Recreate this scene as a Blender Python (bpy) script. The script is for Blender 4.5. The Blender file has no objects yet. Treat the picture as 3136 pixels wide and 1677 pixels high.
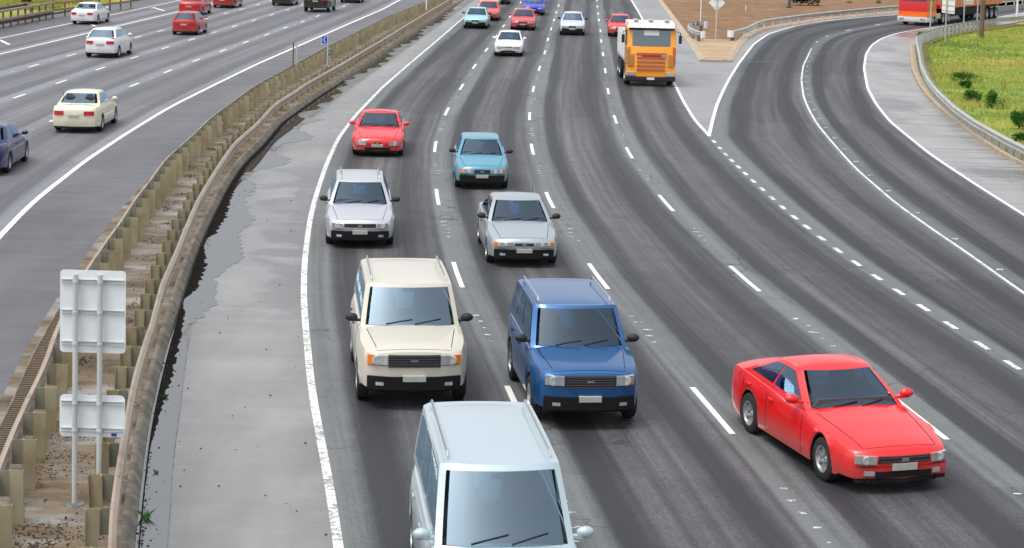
import bpy, bmesh, math, random
import numpy as np
from mathutils import Vector, Matrix
random.seed(7); rng = np.random.default_rng(5)
S = bpy.context.scene
COL = S.collection

# ---------------------------------------------------------------- camera, sky, sun, exposure
FPX, PITCH, HCAM, ROLL, CY = 5959.5, 0.09806, 8.704, 0.027, 300.0
cd = bpy.data.cameras.new("camera"); cam = bpy.data.objects.new("camera", cd); COL.objects.link(cam)
cd.sensor_width = 36.0; cd.lens = 36.0 * FPX / 3136.0
cd.shift_y = -(838.5 - CY) / 3136.0
cd.clip_start = 0.5; cd.clip_end = 3000
_f = Vector((0, math.cos(PITCH), -math.sin(PITCH))); _r0 = Vector((1, 0, 0)); _u0 = Vector((0, math.sin(PITCH), math.cos(PITCH)))
_r = _r0 * math.cos(ROLL) + _u0 * math.sin(ROLL); _u = -_r0 * math.sin(ROLL) + _u0 * math.cos(ROLL)
cam.matrix_world = Matrix(((_r.x, _u.x, -_f.x, 0), (_r.y, _u.y, -_f.y, 0), (_r.z, _u.z, -_f.z, HCAM), (0, 0, 0, 1)))
S.camera = cam

SUN_EL, SUN_AZ = 66, -125      # high veiled sun on the left
w = bpy.data.worlds.new("World"); S.world = w; w.use_nodes = True
nt = w.node_tree; bg = nt.nodes["Background"]
sky = nt.nodes.new("ShaderNodeTexSky"); sky.sky_type = 'NISHITA'; sky.sun_disc = False
sky.sun_elevation = math.radians(SUN_EL); sky.sun_rotation = math.radians(SUN_AZ)
sky.air_density = 1.0; sky.dust_density = 8.0; sky.ozone_density = 1.0
hs = nt.nodes.new("ShaderNodeHueSaturation"); hs.inputs["Saturation"].default_value = 0.38
nt.links.new(sky.outputs[0], hs.inputs["Color"]); oc = nt.nodes.new("ShaderNodeMix"); oc.data_type = 'RGBA'; oc.inputs[0].default_value = 0.5      # thin even cloud over the sky
oc.inputs[7].default_value = (5.0, 5.2, 5.55, 1); nt.links.new(hs.outputs[0], oc.inputs[6]); nt.links.new(oc.outputs[2], bg.inputs[0]); bg.inputs[1].default_value = 0.15
sl = bpy.data.lights.new("sun", 'SUN'); sl.energy = 0.9; sl.angle = math.radians(18); sl.color = (1.0, 0.96, 0.9)
so = bpy.data.objects.new("sun", sl); COL.objects.link(so)
so.rotation_euler = (math.radians(90 - SUN_EL), 0, math.pi - math.radians(SUN_AZ))
S.view_settings.view_transform = 'Standard'; S.view_settings.look = 'None'; S.view_settings.gamma = 1.0
S.view_settings.exposure = 0.42
S.cycles.max_bounces = 6

# ---------------------------------------------------------------- helpers
def G(px, py, z=0.0):
    """photograph pixel -> point on the level plane z"""
    x, y = px - 1568.0, CY - py
    c, s = math.cos(ROLL), math.sin(ROLL)
    x, y = c * x - s * y, s * x + c * y
    Y = FPX * math.cos(PITCH) + y * math.sin(PITCH); Z = -FPX * math.sin(PITCH) + y * math.cos(PITCH)
    t = -(HCAM - z) / Z
    return Vector((x * t, Y * t, z))

def lin(c):
    return tuple((v / 12.92 if v <= 0.04045 else ((v + 0.055) / 1.055) ** 2.4) for v in c)

def tag(o, label=None, cat=None, group=None, kind=None):
    if label: o['label'] = label
    if cat: o['category'] = cat
    if group: o['group'] = group
    if kind: o['kind'] = kind
    return o

def empty(name, loc, rz=0.0):
    o = bpy.data.objects.new(name, None); COL.objects.link(o); o.location = loc; o.rotation_euler = (0, 0, rz)
    o.empty_display_size = 0.3
    return o

class MB:
    def __init__(s): s.v = []; s.f = []; s.m = []; s.uv = []
    def add(s, vs, fs, mi=0, uv=None):
        n = len(s.v); s.v += [tuple(p) for p in vs]
        for k, f in enumerate(fs):
            s.f.append([i + n for i in f]); s.m.append(mi)
            s.uv.append([uv[i] for i in f] if uv else None)
    def box(s, c, d, rz=0, mi=0, taper=1.0, ry=0):
        hx, hy, hz = d[0] / 2, d[1] / 2, d[2] / 2
        vs = []
        M = Matrix.Rotation(rz, 4, 'Z') @ Matrix.Rotation(ry, 4, 'Y')
        for z, k in ((-hz, 1), (hz, taper)):
            for x, y in ((-hx, -hy), (hx, -hy), (hx, hy), (-hx, hy)):
                p = M @ Vector((x * k, y * k, z)); vs.append((p.x + c[0], p.y + c[1], p.z + c[2]))
        s.add(vs, [(3, 2, 1, 0), (4, 5, 6, 7), (0, 1, 5, 4), (1, 2, 6, 5), (2, 3, 7, 6), (3, 0, 4, 7)], mi)
    def tube(s, pts, r, n=8, mi=0, caps=True):
        pts = [Vector(p) for p in pts]; rr = r if isinstance(r, (list, tuple)) else [r] * len(pts)
        vs = []; fs = []
        for i, p in enumerate(pts):
            d = (pts[min(i + 1, len(pts) - 1)] - pts[max(i - 1, 0)]).normalized()
            a = d.cross(Vector((0, 0, 1)));
            if a.length < 1e-3: a = Vector((1, 0, 0))
            a.normalize(); b = d.cross(a)
            for k in range(n):
                an = 2 * math.pi * k / n; vs.append(p + (a * math.cos(an) + b * math.sin(an)) * rr[i])
        for i in range(len(pts) - 1):
            for k in range(n):
                fs.append((i * n + k, i * n + (k + 1) % n, (i + 1) * n + (k + 1) % n, (i + 1) * n + k))
        if caps:
            fs.append(tuple(range(n))[::-1]); fs.append(tuple((len(pts) - 1) * n + k for k in range(n)))
        s.add(vs, fs, mi)
    def grid(s, rows, mi=0, uv=None, flip=False, close=False):
        n = len(rows[0]); vs = [p for r in rows for p in r]; fs = []
        for i in range(len(rows) - 1):
            for k in range(n if close else n - 1):
                q = (i * n + k, i * n + (k + 1) % n, (i + 1) * n + (k + 1) % n, (i + 1) * n + k)
                fs.append(q[::-1] if flip else q)
        s.add(vs, fs, mi, [u for r in uv for u in r] if uv else None)
    def lathe(s, prof, n=24, axis='Y', c=(0, 0, 0), mi=0):
        rows = []
        for k in range(n):
            a = 2 * math.pi * k / n; row = []
            for r, h in prof:
                if axis == 'Y': row.append((c[0] + r * math.cos(a), c[1] + h, c[2] + r * math.sin(a)))
                else: row.append((c[0] + r * math.cos(a), c[1] + r * math.sin(a), c[2] + h))
            rows.append(row)
        rows.append(rows[0]); s.grid(rows, mi)
    def mesh(s, name, mats, smooth=None, recalc=True):
        me = bpy.data.meshes.new(name); me.from_pydata(s.v, [], s.f)
        for m in (mats if isinstance(mats, (list, tuple)) else [mats]): me.materials.append(m)
        me.polygons.foreach_set("material_index", s.m)
        if any(u for u in s.uv):
            ul = me.uv_layers.new(name="lane")
            arr = []
            for u, f in zip(s.uv, s.f): arr += [c for q in (u if u else [(0, 0)] * len(f)) for c in q]
            ul.data.foreach_set("uv", arr)
        if recalc or smooth:
            bm = bmesh.new(); bm.from_mesh(me)
            if smooth: bmesh.ops.remove_doubles(bm, verts=bm.verts, dist=1e-5)
            if recalc: bmesh.ops.recalc_face_normals(bm, faces=bm.faces)
            if smooth:
                for f in bm.faces: f.smooth = True
                for e in bm.edges:
                    if len(e.link_faces) == 2 and e.calc_face_angle(0) > math.radians(smooth): e.smooth = False
            bm.to_mesh(me); bm.free()
        me.update(); return me
    def build(s, name, mats, parent=None, smooth=None, recalc=True, bevel=0.0):
        o = bpy.data.objects.new(name, s.mesh(name, mats, smooth, recalc)); COL.objects.link(o)
        if parent: o.parent = parent
        if bevel:
            b = o.modifiers.new("bevel", 'BEVEL'); b.width = bevel; b.segments = 2; b.limit_method = 'ANGLE'; b.angle_limit = math.radians(40)
        return o

def link_copy(o, parent=None):
    c = o.copy(); COL.objects.link(c); c.parent = parent
    for ch in list(o.children): link_copy(ch, c)
    return c

# ---------------------------------------------------------------- materials
def newmat(name):
    m = bpy.data.materials.new(name); m.use_nodes = True; b = m.node_tree.nodes["Principled BSDF"]; return m, m.node_tree, b
def N(nt, t, **kw):
    n = nt.nodes.new("ShaderNode" + t)
    for k, v in kw.items():
        if isinstance(k, str) and hasattr(n, k): setattr(n, k, v)
    return n
def noise(nt, vec, scale, detail=4, rough=0.55):
    n = nt.nodes.new("ShaderNodeTexNoise"); n.inputs["Scale"].default_value = scale; n.inputs["Detail"].default_value = detail
    n.inputs["Roughness"].default_value = rough
    if vec is not None: nt.links.new(vec, n.inputs["Vector"])
    return n.outputs["Fac"]
def ramp(nt, fac, stops):
    r = nt.nodes.new("ShaderNodeValToRGB"); e = r.color_ramp.elements
    while len(e) < len(stops): e.new(0.5)
    for k, (p, c) in enumerate(stops):
        e[k].position = p; e[k].color = (c[0], c[1], c[2], 1) if isinstance(c, (tuple, list)) else (c, c, c, 1)
    nt.links.new(fac, r.inputs[0]); return r.outputs[0]
def mix(nt, a, b, fac, mode='MIX'):
    m = nt.nodes.new("ShaderNodeMix"); m.data_type = 'RGBA'; m.blend_type = mode
    for v, i in ((a, 6), (b, 7)):
        if isinstance(v, (tuple, list)): m.inputs[i].default_value = (*v[:3], 1)
        else: nt.links.new(v, m.inputs[i])
    if isinstance(fac, (int, float)): m.inputs[0].default_value = fac
    else: nt.links.new(fac, m.inputs[0])
    return m.outputs[2]
def math_(nt, op, a, b=None, c=None):
    m = nt.nodes.new("ShaderNodeMath"); m.operation = op
    for i, v in enumerate((a, b, c)):
        if v is None: continue
        if isinstance(v, (int, float)): m.inputs[i].default_value = v
        else: nt.links.new(v, m.inputs[i])
    return m.outputs[0]
def objvec(nt, scale=(1, 1, 1), src='Object'):
    tc = nt.nodes.new("ShaderNodeTexCoord"); mp = nt.nodes.new("ShaderNodeMapping"); mp.inputs["Scale"].default_value = scale
    nt.links.new(tc.outputs[src], mp.inputs[0]); return mp.outputs[0]
def worldvec(nt, scale=(1, 1, 1)):
    g = nt.nodes.new("ShaderNodeNewGeometry"); mp = nt.nodes.new("ShaderNodeMapping"); mp.inputs["Scale"].default_value = scale
    nt.links.new(g.outputs["Position"], mp.inputs[0]); return mp.outputs[0]
def bump(nt, b, h, strength=0.3, dist=0.01):
    n = nt.nodes.new("ShaderNodeBump"); n.inputs["Strength"].default_value = strength; n.inputs["Distance"].default_value = dist
    nt.links.new(h, n.inputs["Height"]); nt.links.new(n.outputs[0], b.inputs["Normal"])

def simple(name, col, rough=0.5, metal=0.0, var=0.15, scale=6, coat=0, emit=None, spec=0.5):
    m, nt, b = newmat(name)
    v = worldvec(nt) if False else objvec(nt)
    f = noise(nt, v, scale, 5)
    c = mix(nt, tuple(x * (1 - var) for x in col), tuple(min(1, x * (1 + var)) for x in col), f)
    nt.links.new(c, b.inputs["Base Color"]); b.inputs["Roughness"].default_value = rough; b.inputs["Metallic"].default_value = metal
    b.inputs["Coat Weight"].default_value = coat; b.inputs["Coat Roughness"].default_value = 0.06; b.inputs["Specular IOR Level"].default_value = spec
    return m

def paint(name, srgb, metal=0.0, rough=0.35):
    """car paint: dirt film low on the body, clear coat"""
    m, nt, b = newmat(name)
    col = lin(srgb); tc = nt.nodes.new("ShaderNodeTexCoord"); sx = nt.nodes.new("ShaderNodeSeparateXYZ"); nt.links.new(tc.outputs["Object"], sx.inputs[0])
    n1 = noise(nt, tc.outputs["Object"], 5, 5)
    low = ramp(nt, math_(nt, 'ADD', sx.outputs[2], math_(nt, 'MULTIPLY', n1, 0.35)), [(0.35, 1), (0.7, 0)])
    fac = math_(nt, 'MULTIPLY', low, 0.5)
    c = mix(nt, col, lin((0.36, 0.34, 0.31)), fac)
    c = mix(nt, c, lin((0.5, 0.5, 0.5)), math_(nt, 'MULTIPLY', n1, 0.06))
    nt.links.new(c, b.inputs["Base Color"]); b.inputs["Metallic"].default_value = metal
    b.inputs["Roughness"].default_value = rough
    b.inputs["Coat Weight"].default_value = 0.8; b.inputs["Coat Roughness"].default_value = 0.05
    return m

def glassmat(name, col, k0=0.16):
    m = bpy.data.materials.new(name); m.use_nodes = True; nt = m.node_tree; nt.nodes.remove(nt.nodes["Principled BSDF"]); out = nt.nodes["Material Output"]
    tr = nt.nodes.new("ShaderNodeBsdfTransparent"); tr.inputs[0].default_value = (*col, 1)
    gl = nt.nodes.new("ShaderNodeBsdfGlossy"); gl.inputs["Roughness"].default_value = 0.02; gl.inputs["Color"].default_value = (0.62, 0.82, 1.0, 1)
    fr = nt.nodes.new("ShaderNodeLayerWeight"); fr.inputs[0].default_value = 0.5
    f = math_(nt, 'MULTIPLY_ADD', math_(nt, 'POWER', fr.outputs["Facing"], 2.5), 0.75, k0); cl = nt.nodes.new("ShaderNodeClamp"); nt.links.new(f, cl.inputs[0])
    mx = nt.nodes.new("ShaderNodeMixShader"); nt.links.new(cl.outputs[0], mx.inputs[0]); nt.links.new(tr.outputs[0], mx.inputs[1]); nt.links.new(gl.outputs[0], mx.inputs[2])
    nt.links.new(mx.outputs[0], out.inputs[0]); return m

def asphalt(name, dark, light, tint=(0, 0, 0), grain=1.0, wet=0.0, newseal=False):
    """lane-following wear: UV.x counts lanes, UV.y is metres along the road"""
    m, nt, b = newmat(name)
    uv = nt.nodes.new("ShaderNodeUVMap"); uv.uv_map = "lane"
    sep = nt.nodes.new("ShaderNodeSeparateXYZ"); nt.links.new(uv.outputs[0], sep.inputs[0])
    U, V = sep.outputs[0], sep.outputs[1]
    def sv(us, vs, off=0.0):
        c = nt.nodes.new("ShaderNodeCombineXYZ")
        nt.links.new(math_(nt, 'MULTIPLY_ADD', U, us, off), c.inputs[0]); nt.links.new(math_(nt, 'MULTIPLY', V, vs), c.inputs[1]); return c.outputs[0]
    wob = math_(nt, 'MULTIPLY_ADD', noise(nt, sv(1.0, 0.035), 1.0, 2), 0.22, -0.11)
    Uw = math_(nt, 'ADD', U, wob)
    fr = math_(nt, 'FRACT', Uw)
    # polished wheel paths: two soft bands, oil line between
    d1 = math_(nt, 'ABSOLUTE', math_(nt, 'SUBTRACT', fr, 0.24)); d2 = math_(nt, 'ABSOLUTE', math_(nt, 'SUBTRACT', fr, 0.76))
    wp = ramp(nt, math_(nt, 'MINIMUM', d1, d2), [(0.0, 1), (0.035, 0.85), (0.13, 0.0)])
    edge = ramp(nt, math_(nt, 'ABSOLUTE', math_(nt, 'SUBTRACT', math_(nt, 'FRACT', math_(nt, 'ADD', U, 0.5)), 0.56)), [(0.0, 1), (0.085, 0.95), (0.12, 0.0)])
    st = noise(nt, sv(7.0, 0.022), 1.0, 5, 0.65)
    st2 = noise(nt, sv(22.0, 0.06, 3.1), 1.0, 4, 0.6)
    big = noise(nt, sv(0.9, 0.05, 9.0), 1.0, 3)
    blk = noise(nt, sv(0.5, 0.012, 2.0), 1.0, 2)
    f = math_(nt, 'MULTIPLY_ADD', st, 1.0, -0.10)
    f = math_(nt, 'ADD', f, math_(nt, 'MULTIPLY_ADD', st2, 0.35, -0.18))
    f = math_(nt, 'SUBTRACT', f, math_(nt, 'MULTIPLY', wp, math_(nt, 'MULTIPLY', big, 0.85)))
    f = math_(nt, 'ADD', f, math_(nt, 'MULTIPLY', edge, 0.30))
    f = math_(nt, 'ADD', f, math_(nt, 'MULTIPLY_ADD', blk, 0.4, -0.2))
    # resealed rectangles along the lane edges
    wn = nt.nodes.new("ShaderNodeTexWhiteNoise"); wn.noise_dimensions = '2D'; cb = nt.nodes.new("ShaderNodeCombineXYZ")
    nt.links.new(math_(nt, 'FLOOR', math_(nt, 'MULTIPLY_ADD', U, 2.0, 0.12)), cb.inputs[0]); nt.links.new(math_(nt, 'FLOOR', math_(nt, 'MULTIPLY_ADD', V, 0.058, 0.3)), cb.inputs[1]); nt.links.new(cb.outputs[0], wn.inputs["Vector"])
    f = math_(nt, 'ADD', f, math_(nt, 'MULTIPLY_ADD', wn.outputs["Value"], 0.16, -0.08))
    wv = worldvec(nt)
    g1 = noise(nt, wv, 28, 3, 0.8); g2 = noise(nt, wv, 1.3, 6, 0.65)
    g0 = noise(nt, wv, 9, 5, 0.75); f = math_(nt, 'ADD', f, math_(nt, 'MULTIPLY_ADD', g0, 0.5, -0.25))
    f = math_(nt, 'ADD', f, math_(nt, 'MULTIPLY_ADD', g1, 1.1 * grain, -0.55 * grain))
    f = math_(nt, 'ADD', f, math_(nt, 'MULTIPLY_ADD', g2, 0.3, -0.15))
    c = ramp(nt, f, [(0.10, dark), (0.42, tuple((a * 1.3 + b_ * 0.7) / 2 for a, b_ in zip(dark, light))), (0.75, light)])
    hue = noise(nt, sv(1.3, 0.03, 7.0), 1.0, 2)
    c = mix(nt, c, (1.03, 1.0, 0.96), math_(nt, 'MULTIPLY', ramp(nt, hue, [(0.5, 0), (0.65, 1)]), 0.55), 'MULTIPLY')
    c = mix(nt, c, (0.90, 1.0, 0.99), math_(nt, 'MULTIPLY', edge, 0.6), 'MULTIPLY')
    if newseal: c = mix(nt, c, (0.70, 0.70, 0.72), ramp(nt, math_(nt, 'DIVIDE', V, 200.0), [(0.5315, 0), (0.5318, 1)]), 'MULTIPLY')
    # fine cracks and sealed joints across the road
    vor = nt.nodes.new("ShaderNodeTexVoronoi"); vor.feature = 'DISTANCE_TO_EDGE'; vor.inputs["Scale"].default_value = 0.38
    dv = nt.nodes.new("ShaderNodeVectorMath"); dv.operation = 'ADD'
    nn = nt.nodes.new("ShaderNodeTexNoise"); nn.inputs["Scale"].default_value = 1.5; nt.links.new(wv, nn.inputs["Vector"])
    nt.links.new(wv, dv.inputs[0]); nt.links.new(nn.outputs["Color"], dv.inputs[1]); nt.links.new(dv.outputs[0], vor.inputs["Vector"])
    cr = ramp(nt, vor.outputs["Distance"], [(0.0, 1), (0.012, 0)])
    c = mix(nt, c, tuple(x * 0.6 for x in dark), math_(nt, 'MULTIPLY', cr, math_(nt, 'MULTIPLY', ramp(nt, noise(nt, wv, 0.12, 2), [(0.47, 0), (0.55, 1)]), 0.8)))
    nt.links.new(c, b.inputs["Base Color"])
    r = math_(nt, 'MULTIPLY_ADD', st2, -0.2, 0.72 - wet)
    nt.links.new(r, b.inputs["Roughness"]); bump(nt, b, g1, 0.5, 0.008)
    return m

def concrete(name, dark, light, stain=(0.2, 0.17, 0.13), rough=0.8, stretch=(1, 1, 1), joints=0.0, stain_amt=0.6, sc=1.0):
    m, nt, b = newmat(name)
    wv = worldvec(nt, stretch); n1 = noise(nt, wv, 0.7 * sc, 6, 0.6); n2 = noise(nt, wv, 9 * sc, 5, 0.7); n3 = noise(nt, wv, 2.3 * sc, 5, 0.65)
    f = math_(nt, 'MULTIPLY_ADD', n2, 0.4, math_(nt, 'MULTIPLY', n1, 0.6))
    c = ramp(nt, f, [(0.3, dark), (0.65, light)])
    c = mix(nt, c, stain, math_(nt, 'MULTIPLY', ramp(nt, n3, [(0.44, 0), (0.56, 1)]), stain_amt))
    g = noise(nt, worldvec(nt), 60, 3, 0.8)
    c = mix(nt, c, (0.02, 0.018, 0.015), math_(nt, 'MULTIPLY', ramp(nt, g, [(0.62, 0), (0.72, 1)]), 0.5))
    nt.links.new(c, b.inputs["Base Color"]); b.inputs["Roughness"].default_value = rough
    bump(nt, b, f, 0.4, 0.01); return m

def shoulder_mat(name, dark, light, wet_from=0.45, wet_to=0.6, streak=0.25, wsc=0.45, rough=0.5, damp=False):
    m, nt, b = newmat(name)
    wv = worldvec(nt); ws = worldvec(nt, (1.0, 0.22, 1)); wx = worldvec(nt, (0.25, 1.6, 1))
    g = noise(nt, wv, 30, 3, 0.8); n1 = noise(nt, ws, 0.5, 6, 0.6); n2 = noise(nt, worldvec(nt, (1.0, 0.7, 1)) if damp else wx, 0.9, 5, 0.6)
    f = math_(nt, 'ADD', math_(nt, 'MULTIPLY', n1, 0.7), math_(nt, 'MULTIPLY_ADD', n2, 0.35, math_(nt, 'MULTIPLY_ADD', g, 0.25, -0.15)))
    c = ramp(nt, f, [(0.3, dark), (0.7, light)])
    wet = ramp(nt, noise(nt, worldvec(nt, (0.75, 0.28, 1)), wsc, 6, 0.55), [(wet_from, 0), (wet_to, 1)])
    strk = ramp(nt, noise(nt, worldvec(nt, (0.12, 2.2, 1)), 1.0, 5, 0.65), [(0.42, 0), (0.62, 1)])
    if damp:
        u2 = nt.nodes.new("ShaderNodeUVMap"); u2.uv_map = "lane"; s2 = nt.nodes.new("ShaderNodeSeparateXYZ"); nt.links.new(u2.outputs[0], s2.inputs[0])
        zone = ramp(nt, math_(nt, 'DIVIDE', s2.outputs[1], 100.0), [(0.38, 0), (0.45, 1), (0.58, 1), (0.72, 0.25)])
        wet = math_(nt, 'MAXIMUM', math_(nt, 'MULTIPLY', wet, 0.35), math_(nt, 'MULTIPLY', zone, ramp(nt, math_(nt, 'ADD', noise(nt, worldvec(nt, (0.5, 0.5, 1)), 1.1, 6, 0.6), math_(nt, 'MULTIPLY_ADD', s2.outputs[0], 0.22, -0.1)), [(0.47, 0), (0.58, 1)])))
        mid = ramp(nt, s2.outputs[0], [(0.0, 0.8), (0.25, 1), (0.7, 0.95), (1.0, 0.72)])
        c = mix(nt, c, mid, 0.85, 'MULTIPLY')
    c = mix(nt, c, (0.48, 0.48, 0.485), math_(nt, 'MULTIPLY', wet, 0.9), 'MULTIPLY')
    c = mix(nt, c, (0.55, 0.54, 0.52), math_(nt, 'MULTIPLY', strk, streak), 'MULTIPLY')
    uv = nt.nodes.new("ShaderNodeUVMap"); uv.uv_map = "lane"; sep = nt.nodes.new("ShaderNodeSeparateXYZ"); nt.links.new(uv.outputs[0], sep.inputs[0])
    jt = math_(nt, 'PINGPONG', sep.outputs[1], 3.0)
    c = mix(nt, c, (0.04, 0.04, 0.04), math_(nt, 'MULTIPLY', ramp(nt, jt, [(0.0, 1), (0.008, 0)]), 0.2))
    nt.links.new(c, b.inputs["Base Color"])
    nt.links.new(math_(nt, 'MULTIPLY_ADD', math_(nt, 'MAXIMUM', wet, strk), -0.16, rough), b.inputs["Roughness"])
    bump(nt, b, g, 0.35, 0.006); return m

def worn_paint(name, col, wear=0.5, under=(0.09, 0.09, 0.1), sc=14):
    m, nt, b = newmat(name)
    wv = worldvec(nt); n1 = noise(nt, wv, sc, 6, 0.75); n2 = noise(nt, wv, 1.1, 3)
    f = math_(nt, 'ADD', n1, math_(nt, 'MULTIPLY_ADD', n2, 0.35, -0.17))
    k = ramp(nt, f, [(wear, 0), (wear + 0.1, 1)])
    c = mix(nt, col, under, math_(nt, 'MULTIPLY', k, 0.75)); nt.links.new(c, b.inputs["Base Color"]); b.inputs["Roughness"].default_value = 0.6
    return m

def rusty(name, base, rust=(0.16, 0.06, 0.015), amt=0.5, rough=0.6, metal=0.2, streak=(6, 6, 1.2), lo=0.5, hi=0.72):
    m, nt, b = newmat(name)
    g = nt.nodes.new("ShaderNodeNewGeometry"); mp = nt.nodes.new("ShaderNodeMapping"); mp.inputs["Scale"].default_value = streak
    nt.links.new(g.outputs["Position"], mp.inputs[0])
    n1 = noise(nt, mp.outputs[0], 1.4, 6, 0.65); n2 = noise(nt, g.outputs["Position"], 0.9, 3)
    c = mix(nt, tuple(x * 0.72 for x in base), tuple(min(1, x * 1.22) for x in base), n2)
    k = math_(nt, 'MULTIPLY', ramp(nt, n1, [(lo, 0), (hi, 1)]), amt)
    c = mix(nt, c, rust, k); nt.links.new(c, b.inputs["Base Color"]); b.inputs["Roughness"].default_value = rough; b.inputs["Metallic"].default_value = metal
    return m

M = {}
M['lane'] = asphalt("asphalt_lanes", (0.024, 0.025, 0.030), (0.160, 0.164, 0.170))
M['ramp'] = asphalt("asphalt_ramp", (0.018, 0.018, 0.024), (0.145, 0.148, 0.158), newseal=True)
M['lane_left'] = asphalt("asphalt_left", (0.095, 0.093, 0.107), (0.225, 0.221, 0.243), grain=0.5, wet=.06)
M['shl'] = shoulder_mat("asphalt_shoulder", (0.18, 0.18, 0.178), (0.32, 0.318, 0.312), 0.44, 0.56, 0.03, 0.45, 0.40, damp=True)
M['shl_left'] = shoulder_mat("asphalt_inner_shoulder", (0.065, 0.064, 0.072), (0.145, 0.143, 0.155), 0.5, 0.7, 0.45)
M['gutter'] = concrete("gutter_concrete", (0.10, 0.10, 0.095), (0.24, 0.235, 0.22), (0.05, 0.045, 0.04), 0.5)
M['gore'] = shoulder_mat("gore_pavement", (0.20, 0.20, 0.207), (0.32, 0.32, 0.33), 0.6, 0.8, 0.3)
M['rshl'] = shoulder_mat("ramp_shoulder_pavement", (0.24, 0.24, 0.24), (0.42, 0.42, 0.415), 0.53, 0.6, 0.95, 0.3, 0.4)
mm, nm_, bm_ = newmat("median_concrete")
wv_ = worldvec(nm_, (0.6, 1.3, 1)); a1 = noise(nm_, wv_, 0.8, 6, 0.6); a2 = noise(nm_, wv_, 2.6, 6, 0.7); a3 = noise(nm_, worldvec(nm_), 22, 4, 0.8)
cm = ramp(nm_, math_(nm_, 'MULTIPLY_ADD', a2, 0.35, math_(nm_, 'MULTIPLY', a1, 0.65)), [(0.38, (0.07, 0.046, 0.026)), (0.46, (0.15, 0.105, 0.062)), (0.53, (0.19, 0.155, 0.112)), (0.60, (0.29, 0.27, 0.245))])
cm = mix(nm_, cm, (0.045, 0.03, 0.02), math_(nm_, 'MULTIPLY', ramp(nm_, math_(nm_, 'MULTIPLY_ADD', a3, 0.4, math_(nm_, 'MULTIPLY', a2, 0.6)), [(0.52, 0), (0.58, 1)]), 0.75))
nm_.links.new(cm, bm_.inputs["Base Color"]); nm_.links.new(math_(nm_, 'MULTIPLY_ADD', ramp(nm_, a1, [(0.45, 0), (0.6, 1)]), -0.45, 0.8), bm_.inputs["Roughness"]); bump(nm_, bm_, a3, 0.5, 0.01)
M['median'] = mm
M['kerb'] = concrete("kerb_concrete", (0.17, 0.15, 0.12), (0.30, 0.27, 0.22), (0.09, 0.07, 0.05), 0.75, (1, 1, 1), stain_amt=0.6)
M['kerb_pale'] = concrete("pale_kerb_concrete", (0.36, 0.28, 0.20), (0.52, 0.42, 0.32), (0.25, 0.2, 0.14), 0.85, stain_amt=0.4)
M['pad'] = concrete("island_concrete", (0.36, 0.26, 0.15), (0.52, 0.39, 0.24), (0.26, 0.18, 0.1), 0.85, (0.25, 1.2, 1), stain_amt=0.6)
M['dirt'] = concrete("bark_dirt", (0.17, 0.092, 0.042), (0.34, 0.20, 0.10), (0.10, 0.05, 0.022), 0.95, (0.4, 1.0, 1), stain_amt=0.7)
M['soil'] = concrete("weedy_soil", (0.09, 0.06, 0.03), (0.22, 0.15, 0.08), (0.09, 0.11, 0.02), 0.95, stain_amt=0.7)
M['white'] = worn_paint("road_paint", (0.82, 0.82, 0.80), 0.62)
M['white_worn'] = worn_paint("worn_road_paint", (0.74, 0.74, 0.72), 0.5, sc=9)
M['rail'] = rusty("dusty_rail_steel", (0.38, 0.31, 0.245), (0.2, 0.09, 0.04), 0.35, 0.55, 0.15, (1, 1, 1))
M['rail_grey'] = rusty("galvanised_rail", (0.52, 0.53, 0.49), (0.3, 0.2, 0.12), 0.25, 0.42, 0.35, (1, 1, 1))
M['post'] = rusty("weathered_post_steel", (0.36, 0.325, 0.21), (0.22, 0.105, 0.025), 0.85, 0.5, 0.0, (1.3, 1.3, 1.0), 0.42, 0.8)
M['blk'] = rusty("blockout_steel", (0.22, 0.225, 0.165), (0.14, 0.08, 0.03), 0.7, 0.5, 0.0, (1.3, 1.3, 1.0))
M['pgal'] = simple("galvanised_post", (0.5, 0.52, 0.5), 0.5, 0.3, 0.15)
M['rust_dark'] = rusty("brown_rail_timber", (0.20, 0.12, 0.085), (0.06, 0.02, 0.015), 0.8, 0.8, 0.0, (1, 1, 4))
M['signback'] = simple("sign_back_aluminium", (0.80, 0.85, 0.90), 0.5, 0.0, 0.08, 3)
M['signpost'] = rusty("sign_post_steel", (0.60, 0.63, 0.63), (0.4, 0.35, 0.28), 0.4, 0.5, 0.0, (3, 3, 0.8))
M['signwhite'] = simple("sign_back_white", (0.86, 0.86, 0.84), 0.5, 0, 0.04)
M['blue'] = simple("sign_blue", (0.01, 0.02, 0.62), 0.35, 0, 0.05)
M['green'] = simple("marker_green", (0.01, 0.16, 0.14), 0.4, 0, 0.05)
M['plainwhite'] = simple("sign_white", (0.85, 0.85, 0.85), 0.4, 0, 0.03)
M['wood'] = rusty("timber_pole", (0.20, 0.13, 0.09), (0.08, 0.04, 0.025), 0.8, 0.9, 0.0, (8, 8, 0.8))
M['tyre'] = simple("tyre_rubber", (0.018, 0.018, 0.018), 0.85, 0, 0.3, 20)
M['rim'] = simple("wheel_alloy", (0.45, 0.46, 0.47), 0.35, 0.7, 0.1)
M['black'] = simple("black_plastic", (0.016, 0.016, 0.018), 0.6, 0, 0.2)
M['under'] = simple("underbody_black", (0.01, 0.01, 0.01), 0.9, 0, 0.2)
M['chrome'] = simple("chrome_trim", (0.6, 0.6, 0.62), 0.2, 0.9, 0.05)
M['glass'] = glassmat("tinted_glass", (0.10, 0.28, 0.48), 0.10)
M['glass_pale'] = glassmat("pale_glass", (0.30, 0.48, 0.56), 0.22)
M['lamp'] = simple("headlight_lens", (0.50, 0.53, 0.54), 0.12, 0.5, 0.25, 30, coat=1)
M['reflector'] = simple('lamp_reflector', (0.85, 0.86, 0.84), 0.15, 0.6, 0.1)
M['seat'] = simple('seat_fabric', (0.07, 0.07, 0.08), 0.9, 0, 0.3, 12)
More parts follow.
